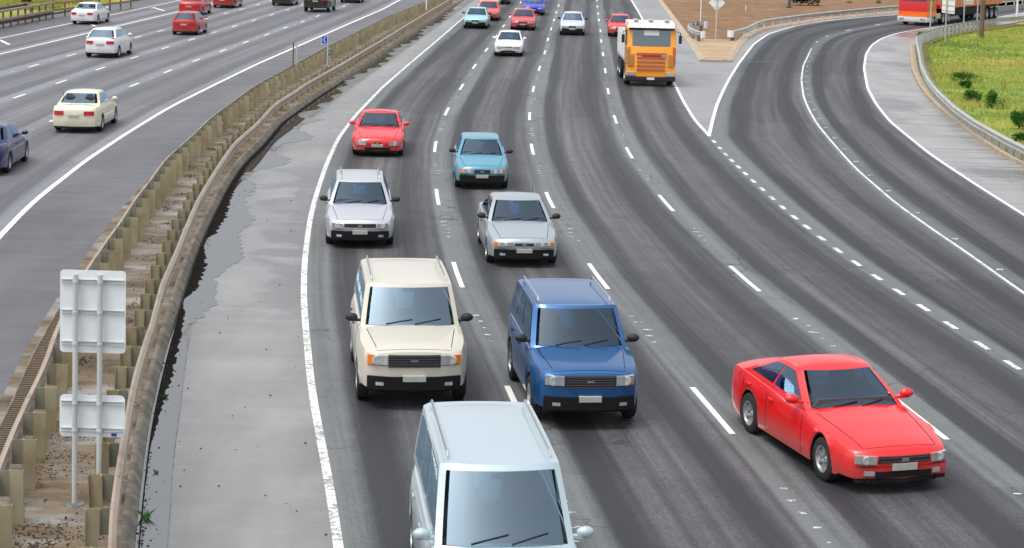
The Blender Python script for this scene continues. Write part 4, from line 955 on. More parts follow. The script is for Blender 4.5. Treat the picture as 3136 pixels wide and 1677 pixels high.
def make_car(name, label, cat, style, color, loc, heading, metal=0.0, group=None, dark_bumper=False, glass=None, rack=False, amber=False, rear_spoiler=False, scale=1.0, detail=True, bonnet_mark=None, lower=None, face=0):
    s = STY[style]; L, W, H, r = s['L'], s['W'], s['H'], s['r']; W2 = W / 2; fl = s['fl']
    t = empty(name, loc, heading); tag(t, label, cat, group); t.scale = (scale,) * 3
    body = paint("paint_" + name, color, metal); gl = glass or M['glass']
    dx = [a for a, b in s['deck']]; dz = [b for a, b in s['deck']]
    deck = lambda x: float(np.interp(x, dx, dz))
    def half(x):
        k = 1.0
        if x < .9: k = 1 - .13 * ((.9 - x) / .9) ** 2.2
        if x > L - .9: k = 1 - .11 * ((x - L + .9) / .9) ** 2.2
        if x < .10: k -= .04 * ((.10 - x) / .10) ** 2
        if x > L - .10: k -= .04 * ((x - L + .10) / .10) ** 2
        return W2 * k
    def bow(x, y):      # plan curve of nose and tail
        yy = (y / W2) ** 2
        if x < .9: return x + .20 * yy * yy * (1 - x / .9) + .05 * yy * (1 - x / .9)
        if x > L - .9: return x - (.15 * yy * yy + .04 * yy) * (1 - (L - x) / .9)
        return x
    ar = r + .055
    def zb(x):
        z = fl + (.06 if x < .3 or x > L - .35 else 0.02)
        for wx in s['wx']:
            d = abs(x - wx)
            if d < ar: z = max(z, r + math.sqrt(ar * ar - d * d))
        return z
    xs = sorted(set([0, .02, .05, .1, .18, .28] + [round(.28 + k * .09, 3) for k in range(int((L - .56) / .09))] + [L - .28, L - .18, L - .1, L - .05, L - .02, L] + [wx + sgn * q for wx in s['wx'] for sgn in (-1, 1) for q in (ar + .001, ar - .004, ar * .93, ar * .8)]))
    crown = .05
    def section(x):
        h2 = half(x); zt = deck(x); b = zb(x); P = []
        for k in range(7): P.append((h2 * .86 * k / 6, zt + crown * .5 - crown * (k / 6) ** 2.2))
        zs = zt - .13 if zt - .13 > b + .04 else b + .04
        P += [(h2 * .935, zt - .045), (h2 * .975, max(zs, b + .05)), (h2 * 1.0, zs * .62 + b * .38), (h2 * .998, zs * .3 + b * .7), (h2 * .975, b)]
        P += [(h2 - .20, b), (h2 - .21, fl), (0, fl)]
        return [(bow(x, y), y, z) for y, z in P]
    cx = lambda p: (L / 2 - p[0], p[1], p[2])       # local frame: +x forward
    mb = MB(); secs = [section(x) for x in xs]
    for sgn in (1, -1):
        rows = [[cx((p[0], p[1] * sgn, p[2])) for p in q] for q in secs]
        mb.grid([q[:12] for q in rows], 0, flip=sgn > 0); mb.grid([q[11:] for q in rows], 1, flip=sgn > 0)
        for q, fp in ((secs[0], sgn < 0), (secs[-1], sgn > 0)):
            z0 = fl; 
            c_ = [cx((p[0] , p[1] * sgn, p[2])) for p in q[:12]]
            zm = (q[0][2] + fl) / 2
            inner = [cx((bow(xs[0] if q is secs[0] else xs[-1], p[1] * .5), p[1] * .5 * sgn, zm + (p[2] - zm) * .5)) for p in q[:12]]
            ce = cx((bow(xs[0] if q is secs[0] else xs[-1], 0), 0, zm))
            mb.grid([c_, inner], 0, flip=fp)
            mb.add(inner + [ce], [(i, i + 1, 12) for i in range(11)], 0)
            xe = bow(xs[0] if q is secs[0] else xs[-1], 0); bz = q[11][2]
            lo = [c_[11], inner[11], ce, cx((xe, 0, bz)), cx((q[11][0], q[11][1] * sgn, fl)), cx((xe, 0, fl))]
            mb.add(lo, [(0, 1, 2, 3)], 0); mb.add(lo, [(0, 3, 5, 4)], 1)
    # cabin shell
    xf0, xf1, xr1, xr0 = s['cab']; wb = W2 - .085; wt = W2 - .27 if style not in ('van', 'suv') else W2 - .19
    rc0 = .16
    def cabp(side, u, tt):
        """side F front glass (u -1..1), B back, S+/- side (u 0..1 front to back)"""
        e = tt ** .9 if False else tt
        xf = xf0 + (xf1 - xf0) * e; xr = xr0 + (xr1 - xr0) * e
        w_ = wb + (wt - wb) * (e * .8 + .2 * e * e); zz = deck((xf0 + xr0) / 2) - .03 + (H - .03 - deck((xf0 + xr0) / 2)) * e
        if side in ('F', 'B'):
            y = u * (w_ - rc0 * .5); bo = .12 * (y / w_) ** 2
            x = xf + bo if side == 'F' else xr - bo * .8
            zbz = deck(xf0 if side == 'F' else xr0) - .03; zz = zbz + (H - .03 - zbz) * e
            return (x, y, zz)
        sg = 1 if side == 'S+' else -1
        xa, xb = xf + .12 + .04, xr - .10 - .04
        x = xa + (xb - xa) * u; zbz = deck(x) - .03; zz = zbz + (H - .03 - .02 * abs(u * 2 - 1) ** 2 - zbz) * e
        return (x, sg * w_, zz)
    def loop(tt):
        P = [cabp('F', u, tt) for u in np.linspace(-1, 1, 9)]
        P += [cabp('S+', u, tt) for u in np.linspace(0, 1, 13)]
        P += [cabp('B', u, tt) for u in np.linspace(1, -1, 9)]
        P += [cabp('S-', u, tt) for u in np.linspace(1, 0, 13)]
        return P
    tls = [0, .07, .16, .35, .55, .72, .88, .92, 1.0]
    Ls = [[cx(p) for p in loop(tt)] for tt in tls]; nl = len(Ls[0])
    def hole(i, k):
        if 9 <= k < 21 or 31 <= k < 43:      # sides
            q = (k - 9) if k < 21 else (42 - k)
            return 2 <= i < 6 and q not in pil
        if k < 8: return 1 <= i < 7
        if 22 <= k < 30: return 2 <= i < 6
        return False
    pil = {0, 11} if style not in ('wagon', 'suv', 'van') else {0, 11}
    for d in s['doors']:
        pil.add(int(round((d - xf0) / (xr0 - xf0) * 12 - .5)))
    vs_ = [p for r_ in Ls for p in r_]
    mb.add(vs_, [(i * nl + k, i * nl + (k + 1) % nl, (i + 1) * nl + (k + 1) % nl, (i + 1) * nl + k) for i in range(len(tls) - 1) for k in range(nl) if not hole(i, k)], 0)
    prev = Ls[-1]
    top = loop(1.0); mx = sum(p[0] for p in top) / len(top); prev = Ls[-1]
    mb.add(prev, [list(range(len(prev)))], 0)
    wr = abs(cabp('S+', .5, 1.0)[1]); rows = []
    for i in range(17):
        u = i / 16; e = abs(2 * u - 1); row = []
        for j_ in range(15):
            v = (j_ / 7 - 1); y = v * (wr + .004) * (1 - .10 * e ** 10)
            xa_ = xf1 - .01 + .12 * (y / wr) ** 2; xb_ = xr1 + .01 - .10 * (y / wr) ** 2
            z = H - .034 - .022 * max(abs(v) ** 8, e ** 8) + .055 * (1 - v * v) * (1 - e ** 3)
            row.append(cx((xa_ + (xb_ - xa_) * u, y, z)))
        rows.append(row)
    mb.grid(rows, 0, flip=False)
    mb.build("body", [body, M['under']], t, smooth=38)
    # cabin floor, dashboard, seats and steering wheel seen through the glass
    zbelt = deck((xf0 + xr0) / 2)
    it = MB(); it.box(cx(((xf0 + xr0) / 2 + .1, 0, zbelt - .10 + .10)), (xr0 - xf0 - .30, W - .30, .04)); it.box(cx((xf0 + .35, 0, zbelt + .0)), (.42, W - .34, .14), 0, 0, .8)
    it.build("dashboard", M['interior'], t)
    rowsx = [xf1 + .55] + ([xf1 + 1.4] if xr1 - xf1 > 1.0 else [])
    for rx_ in rowsx:
        for sg in (1, -1):
            st_ = MB(); st_.box(cx((rx_, sg * W * .205, zbelt + .12)), (.16, .44, .42), 0, 0, .8, -.2); st_.box(cx((rx_ + .06, sg * W * .205, zbelt + min(.40, H - zbelt - .14))), (.09, .24, .14), 0, 0, .8); st_.build("seat", M['seat'], t, bevel=.03)
    st_ = MB(); wc = cx((xf0 + .66, -W * .205 * 1, zbelt + .12)); st_.tube([(wc[0] + .05 * math.sin(a), wc[1] + .18 * math.cos(a), wc[2] + .17 * math.sin(a)) for a in np.linspace(0, 2 * math.pi, 17)], .014, 5, caps=False); st_.build("steering_wheel", M['black'], t)
    # glass panes
    def pane(nm, side, u0, u1, t0, t1, nu=8, nv=5, off=.007, mat=None, taper=0.0):
        m_ = MB(); R = []
        for j in range(nv + 1):
            tt = t0 + (t1 - t0) * j / nv; row = []
            for i in range(nu + 1):
                u = u0 + (u1 - u0) * i / nu; p = cabp(side, u, tt)
                if side == 'F': p = (p[0] - off * 1.2, p[1], p[2] + off * 1.2)
                elif side == 'B': p = (p[0] + off * 1.2, p[1], p[2] + off)
                else: p = (p[0], p[1] + (off if side == 'S+' else -off), p[2] + off * .4)
                row.append(cx(p))
            R.append(row)
        m_.grid(R, flip=side in ('S+', 'F')); return m_.build(nm, mat or gl, t, smooth=60)
    ws = pane("windscreen", 'F', -.93, .93, .07, .92)
    m_ = MB()
    for sg in (-.55, .1): 
        a = cabp('F', sg, .09); b = cabp('F', sg + .6, .2); m_.tube([cx((a[0] - .02, a[1], a[2] + .02)), cx((b[0] - .02, b[1], b[2] + .02))], .009, 5)
    m_.build("wiper", M['black'], t)
    pane("rear_window", 'B', -.88, .88, .16, .9)
    for sd in ('S+', 'S-'):
        cuts = [0.02] + [(d - xf0) / (xr0 - xf0) for d in s['doors']] + [.97]
        for a, b in zip(cuts, cuts[1:]): pane("side_window", sd, a + .012, b - .022, .16, .88, 6, 3)
    # front end
    hz = deck(.05) - .10; fx = lambda y, x=0: L / 2 - bow(x, y)
    def hugbox(nm, y0, y1, z0, z1, front, off, mat, depth=.03, parent=None, n=6):
        m_ = MB(); R = []; x0 = 0 if front else L
        for i in range(n + 1):
            y = y0 + (y1 - y0) * i / n; xo = L / 2 - bow(x0, y); d = off if front else -off; q = -depth if front else depth
            R.append([(xo + q, y, z0), (xo + d, y, z0 + .008), (xo + d, y, z1 - .008), (xo + q, y, z1)])
        m_.grid(R); m_.add(R[0], [(0, 1, 2, 3)]); m_.add(R[-1], [(3, 2, 1, 0)]); return m_.build(nm, mat, parent or t, smooth=30)
    hw = half(0)
    lw, lz0, lz1, gw, gz0, gz1, nb = ((.40, -.085, .065, .46, -.08, .055, 3), (.30, -.06, .07, .33, -.045, .06, 2), (.34, -.10, .05, .62, -.05, .03, 1), (.33, -.09, .08, .345, -.13, .08, 5), (.46, -.05, .055, .50, -.04, .04, 1))[face]
    for sg in (1, -1):
        hl = hugbox("headlight", sg * (hw - .02), sg * (hw - lw), hz + lz0, hz + lz1, True, .014, M['lamp'], .12)
        for q in ((.13, .29) if lw > .35 else (.16,)):
            m_ = MB(); xq = L / 2 - bow(0, sg * (hw - q)) + .018; rq = (lz1 - lz0) * (.40 if lw > .35 else .5); m_.lathe([(.001, 0), (rq * .75, .004), (rq, .0), (rq, -.01)], 14, 'Y'); o_ = m_.build('reflector', M['reflector'], hl); o_.location = (xq, sg * (hw - q), hz + (lz0 + lz1) / 2); o_.rotation_euler = (0, 0, -math.pi / 2)
        if amber: hugbox("indicator", sg * (hw + .0), sg * (hw - .1), hz + lz0, hz + lz1, True, .02, M['amber'], .1, hl)
        tz = deck(L - .05) - .16
        tl = hugbox("tail_light", sg * (hw - .0), sg * (hw - .36), tz - .10, tz + .07, False, .014, M['redlamp'], .12)
        if face in (1, 3, 4): hugbox("fog_lamp", sg * (hw - .14), sg * (hw - .27), fl + .10, fl + .17, True, .036 if dark_bumper else .014, M['lamp'], .05)
    gr_ = hugbox("grille", -(hw - gw), hw - gw, hz + gz0, hz + gz1, True, .012, M['black'])
    for q in range(nb): zq = hz + gz0 + (gz1 - gz0) * (q + .5) / nb; hugbox("grille_bar", -(hw - gw - .02), hw - gw - .02, zq - .006, zq + .006, True, .02, M['chrome'] if face != 2 else body, .01, gr_)
    g2 = hugbox("lower_grille", -(hw - .3), hw - .3, fl + .07, fl + .17, True, .012, M['black'])
    if dark_bumper:
        hugbox("bumper", -hw, hw, fl + .03, fl + .26, True, .03, M['black'], .2, None, 12); hugbox("bumper", -hw, hw, fl + .03, fl + .26, False, .03, M['black'], .2, None, 12)
    hugbox("number_plate", -.19, .19, fl + .17 , fl + .28, True, .045 if dark_bumper else .024, M['plate'])
    hugbox("number_plate", -.19, .19, deck(L - .05) - .33 if style != 'suv' else .75, deck(L - .05) - .22 if style != 'suv' else .86, False, .024, M['plate'])
    if face != 3: hugbox("badge", -.05, .05, hz + (gz0 + gz1) / 2 - .03, hz + (gz0 + gz1) / 2 + .03, True, .024, M['chrome'])
    m_ = MB(); a = cabp('F', 0, .84); m_.box(cx((a[0] + .10, 0, a[2] - .0)), (.03, .24, .07)); m_.build("rear_view_mirror", M['black'], t, bevel=.01)
    m_ = MB(); m_.tube([cx((L - 1.0, half(L - 1) * .62, deck(L - 1))), cx((L - .75, half(L - 1) * .62, deck(L - 1) + .5))], .006, 4)
    if style in ('sedan', 'wagon', 'ute'): m_.build("aerial", M['black'], t)
    hugbox("bumper_seam", -(hw - .01), hw - .01, hz - .10, hz - .087, True, .004, M['under'], .02, None, 12)
    g2 = hugbox("lower_grille", -(hw - .3), hw - .3, fl + .07, fl + .17, True, .012, M['black'])
    if dark_bumper:
        hugbox("bumper", -hw, hw, fl + .03, fl + .26, True, .03, M['black'], .2, None, 12); hugbox("bumper", -hw, hw, fl + .03, fl + .26, False, .03, M['black'], .2, None, 12)
    hugbox("number_plate", -.19, .19, fl + .17 , fl + .28, True, .045 if dark_bumper else .024, M['plate'])
    hugbox("number_plate", -.19, .19, deck(L - .05) - .33 if style != 'suv' else .75, deck(L - .05) - .22 if style != 'suv' else .86, False, .024, M['plate'])
    hugbox("badge", -.06, .06, hz - .03, hz + .01, True, .02, M['chrome'])
    # bonnet and boot shut lines, door gaps
    m_ = MB()
    def topline(xa, ya, xb, yb, n=10):
        R = []
        for i in range(n + 1):
            x = xa + (xb - xa) * i / n; y = ya + (yb - ya) * i / n; h2 = half(x); kk = min(1, abs(y) / (h2 * .86)); z = deck(x) + crown * .5 - crown * kk ** 2.2 + .002
            d = Vector((xb - xa, yb - ya)).normalized() * .006; R.append([cx((bow(x, y) - d.y, y + d.x, z)), cx((bow(x, y) + d.y, y - d.x, z))])
        m_.grid(R)
    for sg in (1, -1):
        topline(.14, sg * (hw - .16), xf0 - .02, sg * (W2 * .80))
    topline(.12, -(hw - .16), .12, hw - .16)
    m_.build("shut_lines", M['under'], t, recalc=False)
    for xd in (xf0 + .12,) + tuple(s['doors']) + ((s['doors'][-1] + .85,) if s['doors'] else ()):
        if xd > L - .5: continue
        for sg in (1, -1):
            z1 = deck(xd) - .06; z0 = zb(xd) + .03; h2 = half(xd)
            zs = deck(xd) - .13
            m_ = MB(); m_.add([cx((xd - .006, sg * (h2 * .985 + .003), z1 - .02)), cx((xd + .006, sg * (h2 * .985 + .003), z1 - .02)), cx((xd + .006, sg * (h2 + .004), (zs + z0) / 2)), cx((xd - .006, sg * (h2 + .004), (zs + z0) / 2)), cx((xd - .006, sg * (h2 * .985 + .004), z0)), cx((xd + .006, sg * (h2 * .985 + .004), z0))], [(0, 1, 2, 3), (3, 2, 5, 4)]); m_.build("door_gap", M['under'], t, recalc=False)
    for xd in tuple(s['doors']) + ((s['doors'][-1] + .8,) if s['doors'] else (2.7,)):
        if xd > L - .8: continue
        for sg in (1, -1):
            m_ = MB(); m_.box(cx((xd - .16, sg * (half(xd) + .004), deck(xd) - .17)), (.15, .025, .03)); m_.build("door_handle", M['black'] if dark_bumper else body, t, bevel=.006)
    # mirrors
    for sg in (1, -1):
        m_ = MB(); x = xf0 + .32; z = deck(x) + .07
        c0 = Vector(cx((x, sg * (W2 + .06), z + .03))); rows = []
        for j in range(7):
            a = math.pi * j / 6; rr_ = math.sin(a); rows.append([(c0.x - .0 + .075 * rr_ * math.cos(b), c0.y + .11 * math.cos(a), c0.z + .075 * rr_ * math.sin(b)) for b in np.linspace(0, 2 * math.pi, 11)[:-1]])
        m_.grid(rows, close=True); m_.box(cx((x, sg * (W2 - .04), z - .02)), (.09, .14, .035)); m_.build("wing_mirror", M['black'] if dark_bumper else body, t, smooth=50)
    for wx in s['wx']:
        for sg in (1, -1): wheel(t, L / 2 - wx, sg * (half(wx) - .115), r, .2, sg)
    if rack:
        for sg in (1, -1):
            m_ = MB(); m_.tube([cx((xf1 + .25, sg * (wt - .1), H + .0)), cx((xf1 + .3, sg * (wt - .1), H + .06)), cx((xr1 - .3, sg * (wt - .1), H + .06)), cx((xr1 - .2, sg * (wt - .1), H))], .016, 6); m_.build("roof_rail", M['chrome'], t)
    if style == 'ute':
        m_ = MB(); m_.box(cx((4.15, 0, deck(4) + .035)), (1.5, W - .28, .03)); m_.build("tray_cover", M['black'], t, bevel=.01)
    if rear_spoiler:
        m_ = MB(); m_.box(cx((L - .25, 0, deck(L - .3) + .14)), (.2, W - .4, .03)); m_.box(cx((L - .25, W2 - .35, deck(L - .3) + .07)), (.12, .03, .14)); m_.box(cx((L - .25, -W2 + .35, deck(L - .3) + .07)), (.12, .03, .14)); m_.build("spoiler", body, t, bevel=.01)
    if bonnet_mark:
        m_ = MB(); m_.grid([[cx((x, y, deck(x) + crown * .5 - crown * (abs(y) / (half(x) * .86)) ** 2.2 + .004)) for y in np.linspace(-.16, .16, 5)] for x in np.linspace(.3, xf0 - .1, 8)]); m_.build("bonnet_stripe", bonnet_mark, t, recalc=False)
    return t

def head(c, Y, toward=True):
    """heading angle along curve c: toward the camera or away"""
    k = c.slope(Y); return math.atan2(-1, -k) if toward else math.atan2(1, k)
def place(px, py, z, c, L, toward=True, s=1.0, turn=0.0):
    """px,py = picture point of the bottom middle of the end of the car that faces the camera"""
    p = G(px, py, z); h = head(c, p.y, toward) + turn
    d = Vector((math.cos(h), math.sin(h), 0)); sgn = -1 if toward else 1
    o = p + d * (sgn * L * s / 2); return Vector((o.x, o.y, 0)), h
def car(name, label, style, color, px, py, c, toward=True, cat='car', scale=1.0, turn=0.0, group=None, **kw):
    z = STY[style]['fl'] * scale
    loc, h = place(px, py, z, c, STY[style]['L'], toward, scale, turn)
    return make_car(name, label, cat, style, color, loc, h, group=group, scale=scale, **kw)

GA = "cars coming toward the camera on the main carriageway"; GB = "cars driving away on the left carriageway"
car("car", "bright red coupe with red mirrors beside the white edge line", 'coupe', (0.90, 0.05, 0.08), 1155, 466, E_, group=GA, scale=1.03, rear_spoiler=True, face=2)
car("car", "silver station wagon with roof rails between the cream four-wheel drive and the bright red coupe", 'wagon', (0.80, 0.81, 0.84), 1102, 738, E_, group=GA, metal=.5, dark_bumper=True, rack=True, face=1)
car("car", "pale blue hatchback with orange indicators, just behind the silver grey sedan", 'hatch', (0.30, 0.58, 0.68), 1476, 562, L1, group=GA, dark_bumper=True, amber=True, face=0)
car("car", "silver grey sedan between the pale blue hatchback and the dark blue four-wheel drive", 'sedan', (0.66, 0.70, 0.72), 1605, 796, L1, group=GA, metal=.4, dark_bumper=True, amber=True, face=4)
car("four_wheel_drive", "cream four-wheel drive with black lower front and pale mirrors, in front of the silver wagon", 'suv', (0.80, 0.78, 0.72), 1268, 1200, L1, cat='four-wheel drive', amber=True, dark_bumper=True, scale=1.05, rack=True, glass=M['glass_pale'], face=3)
car("four_wheel_drive", "dark blue four-wheel drive beside the cream one, with a black front bumper", 'suv', (0.08, 0.36, 0.60), 1806, 1262, L2, cat='four-wheel drive', metal=.5, rack=True, dark_bumper=True, face=3)
make_car("van", "silver blue van cut off by the bottom edge, nearest vehicle of all", 'van', 'van', (0.72, 0.79, 0.82), Vector((-0.12, 24.0, 0)), math.atan2(-1, 0.12), metal=.3, glass=M['glass_pale'], rack=True, face=1)
car("car", "low red two-door car at the lower right, the largest red one", 'coupe', (0.90, 0.015, 0.03), 2768, 1476, L3, group=GA, scale=1.09, turn=0.17, face=1)
car("car", "plain white sedan with white mirrors, far back below the light blue sedan", 'sedan', (0.93, 0.93, 0.93), 1556, 163, L1, group=GA, scale=.97, face=4)
car("car", "light blue sedan far back, beside the far end of the white edge line", 'sedan', (0.62, 0.85, 0.88), 1455, 79, E_, group=GA, dark_bumper=True, metal=.1)
car("car", "orange red sedan half hidden behind the light blue sedan at the top", 'sedan', (0.90, 0.22, 0.18), 1492, 55, L1, group=GA)
car("car", "pale peach car cut by the top edge behind the orange red sedan", 'hatch', (0.88, 0.70, 0.60), 1497, 22, L1, group=GA)
car("car", "black car cut by the top edge, right of the peach car", 'sedan', (0.04, 0.04, 0.06), 1530, 6, L1, group=GA)
car("car", "red sedan behind the plain white sedan and in front of the bright blue car", 'sedan', (0.82, 0.16, 0.18), 1600, 84, L2, group=GA)
car("car", "bright blue wagon cut by the top edge just above the red sedan", 'wagon', (0.10, 0.14, 0.75), 1633, 39, L2, group=GA, glass=M['glass_pale'])
car("car", "pale bluish white hatchback with black bumper, alone far back left of the truck", 'hatch', (0.80, 0.82, 0.92), 1752, 99, L3, group=GA, dark_bumper=True, scale=1.05, glass=M['glass_pale'])
car("car", "red hatchback far back, half hidden by the left side of the yellow truck", 'hatch', (0.85, 0.10, 0.13), 1899, 104, L4, group=GA)
# left carriageway, seen from behind
ML1 = mlo[1]
car("car", "white sedan seen from behind, nearest the grassy left shoulder at the top", 'sedan', (0.93, 0.93, 0.94), 250, 66, mlo[4], False, group=GB, glass=M['glass_pale'])
car("car", "white hatchback seen from behind, below the other white car on the left carriageway", 'hatch', (0.92, 0.92, 0.93), 305, 165, mlo[2], False, group=GB, glass=M['glass_pale'], scale=1.08)
car("car", "cream sedan seen from behind with red tail lights, on the left carriageway", 'sedan', (0.90, 0.88, 0.78), 225, 392, ML1, False, group=GB, glass=M['glass_pale'])
car("car", "dark blue car seen from behind, cut by the left edge", 'sedan', (0.0, 0.02, 0.34), -78, 520, ML, False, group=GB)
car("car", "red hatchback seen from behind, lower of the two red cars close together", 'hatch', (0.72, 0.04, 0.06), 562, 98, mlo[3], False, group=GB)
car("car", "red sedan seen from behind, upper of the two red cars close together", 'sedan', (0.78, 0.05, 0.08), 578, 38, mlo[4], False, group=GB)
car("car", "red car seen from behind at the top edge, right of the two close red cars", 'sedan', (0.70, 0.05, 0.06), 680, 17, mlo[3], False, group=GB)
car("car", "small black car seen from behind at the top edge, left of the black four-wheel drive", 'sedan', (0.03, 0.03, 0.03), 860, 10, mlo[2], False, group=GB)
car("four_wheel_drive", "black four-wheel drive seen from behind at the top edge of the left carriageway", 'suv', (0.035, 0.02, 0.025), 965, 24, mlo[1], False, cat='four-wheel drive', scale=1.1)
car("car", "dark car, only its lowest edge in view, right of the black four-wheel drive", 'sedan', (0.05, 0.05, 0.06), 1070, 2, mlo[1], False, group=GB)

# ---------------------------------------------------------------- yellow truck
def ubox(name, c, d, mat, parent, bevel=0.02, rz=0, taper=1.0, ry=0):
    mb = MB(); mb.box((0, 0, 0), d, 0, 0, taper); o = mb.build(name, mat, parent, bevel=bevel); o.location = c; o.rotation_euler = (0, ry, rz); return o
yel = paint("paint_truck_yellow", (1.0, 0.64, 0.0)); ora = paint("paint_truck_orange", (1.0, 0.44, 0.0)); whp = paint("paint_truck_white", (0.93, 0.93, 0.93))
p = G(1992, 246, 0.3); hh = head(L4, p.y, True) + 0.05; dv = Vector((math.cos(hh), math.sin(hh), 0))
t = empty("truck", (p.x - dv.x * 4.0, p.y - dv.y * 4.0, 0), hh); tag(t, "yellow orange truck with a flat front and white top, facing the camera near the gore", "truck")
X0 = 4.0
def cabshape(mb, prof, w, mi=0, x0=0):
    """extrude a side profile (x,z) across width w with slightly narrowed edges"""
    n = len(prof); cxm = sum(a for a, b in prof) / n; czm = sum(b for a, b in prof) / n
    rows = []
    for y, k in ((-w / 2, .97), (-w / 2 + .05, 1), (w / 2 - .05, 1), (w / 2, .97)): rows.append([(x0 + cxm + (a - cxm) * k, y, czm + (b - czm) * k) for a, b in prof])
    mb.grid(rows, mi, close=True); mb.add(rows[0], [list(range(n))], mi); mb.add(rows[-1], [list(range(n))[::-1]], mi)
mb = MB(); cabshape(mb, [(0.0, .48), (0.0, 1.75), (-.10, 1.95), (-.26, 2.85), (-.40, 2.95), (-1.75, 3.0), (-1.8, .9), (-1.2, .75), (-1.2, .48)], 2.42, 0, X0)
mb.build("cab", yel, t, smooth=30)
mb = MB(); cabshape(mb, [(-.22, 2.86), (-.30, 2.99), (-.5, 3.12), (-1.7, 3.2), (-1.78, 3.0)], 2.3, 0, X0); mb.build("roof_fairing", whp, t, smooth=30)
mb = MB(); cabshape(mb, [(.02, .26), (.06, .30), (.06, .46), (.02, .50), (-.6, .50), (-.6, .26)], 2.46, 0, X0); mb.build("bumper", M['black'], t, smooth=30)
# windscreen
mb = MB(); R = []
for j in range(6):
    k = j / 5; zz = 1.99 + (2.80 - 1.99) * k; x = X0 - .10 - .16 * (zz - 1.95) / .9 + .012
    R.append([(x - .02 * abs(q) ** 3, q * 1.13, zz) for q in np.linspace(-1, 1, 13)])
mb.grid(R); mb.build("windscreen", M['glass_pale'], t, smooth=60)
mb = MB(); x = X0 - .26; mb.box((x + .05, 0, 2.86), (.25, 2.3, .09)); mb.build("sun_visor", M['black'], t, bevel=.02)
ubox("windscreen_banner", (X0 - .205, .0, 2.66), (.012, .75, .26), M['plainwhite'], t, 0, 0, 1, -.17)
for k, z in enumerate((1.62, 1.42, 1.22, 1.02, .84)): ubox("grille_slat", (X0 + .02, 0, z), (.05, 1.5 - (.1 if k else 0), .12), ora, t, .015)
ubox("grille_badge_bar", (X0 + .05, 0, 1.52), (.02, .95, .055), M['redlamp'], t, 0); ubox("emblem", (X0 + .05, .62, 1.5), (.03, .2, .16), M['chrome'], t, .02)
for sg in (1, -1):
    ubox("step_panel", (X0 - .06, sg * 1.0, 1.3), (.2, .34, .7), yel, t, .06); ubox("corner_fairing", (X0 - .1, sg * 1.14, 1.55), (.3, .16, .9), ora if sg > 0 else yel, t, .05)
    ubox("headlight", (X0 + .03, sg * .97, .62), (.06, .42, .20), M['lamp'], t, .02); ubox("indicator", (X0 + .03, sg * 1.19, .62), (.06, .06, .18), M['amber'], t, .01)
    mb = MB(); mb.tube([(X0 - .2, sg * 1.2, 2.75), (X0 - .05, sg * 1.42, 2.7), (X0 - .05, sg * 1.42, 2.15)], .02, 6); mb.box((X0 - .05, sg * 1.42, 2.36), (.08, .15, .40)); mb.build("wing_mirror", M['black'], t)
    mb = MB(); mb.add([(X0 - .32, sg * 1.222, 2.02), (X0 - 1.3, sg * 1.222, 2.02), (X0 - 1.3, sg * 1.222, 2.75), (X0 - .44, sg * 1.222, 2.75)], [(0, 1, 2, 3)]); mb.build("side_window", M['glass'], t)
ubox("number_plate", (X0 + .075, .0, .40), (.01, .37, .12), M['plate'], t, 0)
for sg in (-.5, .5):
    mb = MB(); mb.tube([(X0 - .12, sg, 2.02), (X0 - .17, sg + .5, 2.2)], .012, 5); mb.build("wiper", M['black'], t)
ubox("chassis", (.2, 0, .75), (7.2, .9, .3), M['under'], t, .02)
for xw in (X0 - 1.35, -.9, -2.2):
    for sg in (1, -1): wheel(t, xw, sg * 1.07, .5, .30, sg)
ubox("mudguard", (X0 - 1.35, 1.08, 1.05), (1.2, .3, .08), M['black'], t, .02); ubox("mudguard", (X0 - 1.35, -1.08, 1.05), (1.2, .3, .08), M['black'], t, .02)
# white tipper body: floor, walls, headboard, top rails
mb = MB()
mb.box((-.55, 0, 1.15), (5.2, 2.4, .12)); mb.box((-.55, 1.17, 1.85), (5.2, .07, 1.3)); mb.box((-.55, -1.17, 1.85), (5.2, .07, 1.3)); mb.box((2.05, 0, 2.2), (.08, 2.4, 2.0)); mb.box((-3.15, 0, 1.85), (.07, 2.4, 1.3))
for x in (-2.6, -1.5, -.4, .7, 1.7):
    for sg in (1, -1): mb.box((x, sg * 1.225, 1.85), (.09, .05, 1.25))
mb.build("tipper_body", whp, t, bevel=.012)
ubox("load_cover", (-.55, 0, 2.48), (5.0, 2.2, .06), simple("grey_tarp", (0.5, 0.5, 0.5), .8, 0, .3, 3), t, .02)
for y in (-.75, .0, .8): ubox("roof_beam", (X0 - 1.0 if y else X0 - 1.1, y, 3.24), (.9, .22, .1), whp, t, .03)

# ---------------------------------------------------------------- red truck on the ramp
redp = paint("paint_truck_red", (0.85, 0.03, 0.04)); tan = paint("paint_truck_tan", (0.80, 0.55, 0.42))
pf = G(2812, 66, 0.35); pm_ = G(3136, 40, 0.0); dd = Vector((pf.x - G(3100, 48).x, pf.y - G(3100, 48).y, 0)).normalized(); hh = math.atan2(dd.y, dd.x)
t = empty("lorry", (pf.x, pf.y, 0), hh); t.location = (pf.x + 0.3 * dd.y, pf.y + 1.0, 0); tag(t, "long red lorry with orange stripe and white bumper on the ramp bend", "lorry")
mb = MB(); cabshape(mb, [(0.0, .95), (0.0, 1.9), (-.2, 2.9), (-.45, 3.3), (-2.1, 3.35), (-2.1, .95)], 2.45); mb.build("cab", redp, t, smooth=30)
mb = MB(); cabshape(mb, [(.04, .72), (.04, 1.12), (-2.12, 1.12), (-2.12, .72)], 2.48); mb.build("stripe_panel", ora, t, smooth=30)
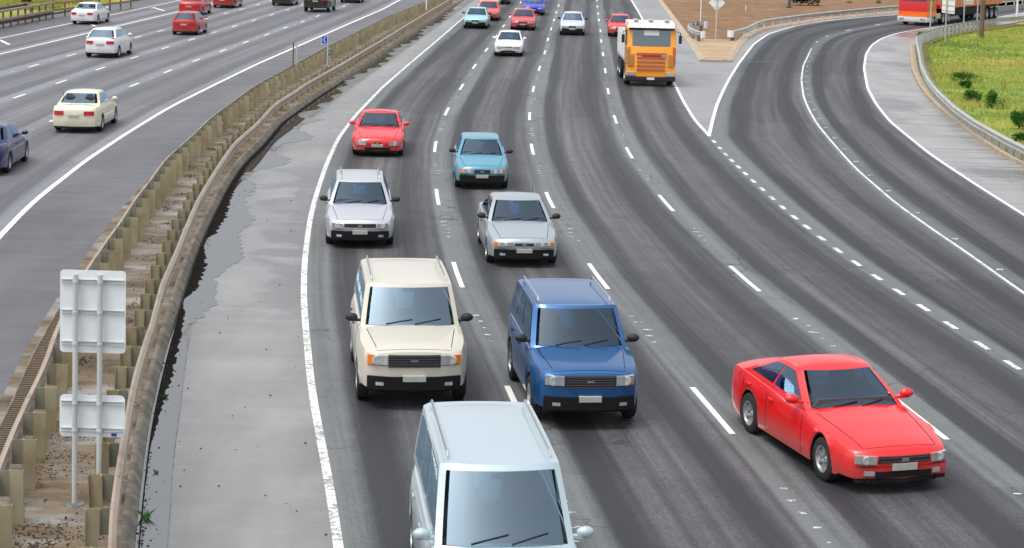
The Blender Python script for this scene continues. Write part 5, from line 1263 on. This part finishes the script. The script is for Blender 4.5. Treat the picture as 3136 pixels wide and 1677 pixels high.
mb = MB(); cabshape(mb, [(.12, .28), (.16, .4), (.14, .70), (-1.0, .70), (-1.0, .28)], 2.5); mb.build("bumper", whp, t, smooth=30)
mb = MB(); mb.grid([[(-.005 - .21 * (zz - 1.95) / .9 + .02, y, zz) for y in np.linspace(-1.12, 1.12, 9)] for zz in np.linspace(1.98, 2.85, 5)]); mb.build("windscreen", M['glass'], t)
for sg in (1, -1):
    ubox("headlight", (.15, sg * .9, .52), (.05, .45, .2), M['lamp'], t, .02); mb = MB(); mb.add([(-.35, sg * 1.236, 2.0), (-1.3, sg * 1.236, 2.0), (-1.3, sg * 1.236, 2.75), (-.5, sg * 1.236, 2.75)], [(0, 1, 2, 3)]); mb.build("side_window", M['glass'], t)
    mb = MB(); mb.tube([(-.2, sg * 1.2, 2.7), (-.05, sg * 1.5, 2.6), (-.05, sg * 1.5, 2.0)], .02, 6); mb.box((-.05, sg * 1.5, 2.3), (.1, .2, .5)); mb.build("wing_mirror", M['black'], t)
ubox("fuel_tank", (-2.7, 1.0, .7), (1.1, .45, .5), M['chrome'], t, .08); ubox("fuel_tank", (-2.7, -1.0, .7), (1.1, .45, .5), M['chrome'], t, .08)
ubox("chassis", (-9.5, 0, .85), (17, .9, .35), M['under'], t, .02)
for xw in (-1.3, -3.9, -5.2, -15.2, -16.5, -17.8):
    for sg in (1, -1): wheel(t, xw, sg * 1.05, .52, .32, sg)
mb = MB(); mb.box((-11.2, 0, 1.45), (16.4, 2.46, .30)); mb.build("trailer_floor", redp, t, bevel=.02)
for sg in (1, -1): ubox('under_shade_panel', (-10, sg * 1.1, .95), (8.4, .08, .7), M['under'], t, .02)  # black panels standing in for the shade under the trailer
mb = MB(); mb.box((-11.2, 0, 2.6), (16.3, 2.44, 2.0)); 
mb.build("trailer_body", tan, t, bevel=.03)
mb = MB()
for k in range(25): mb.box((-3.3 - k * .65, 0, 2.6), (.06, 2.5, 1.98))
mb.build("side_ribs", redp, t)
ubox("rear_mudguard", (-16.5, 0, 1.2), (4.2, 2.4, .08), M['black'], t, .02)
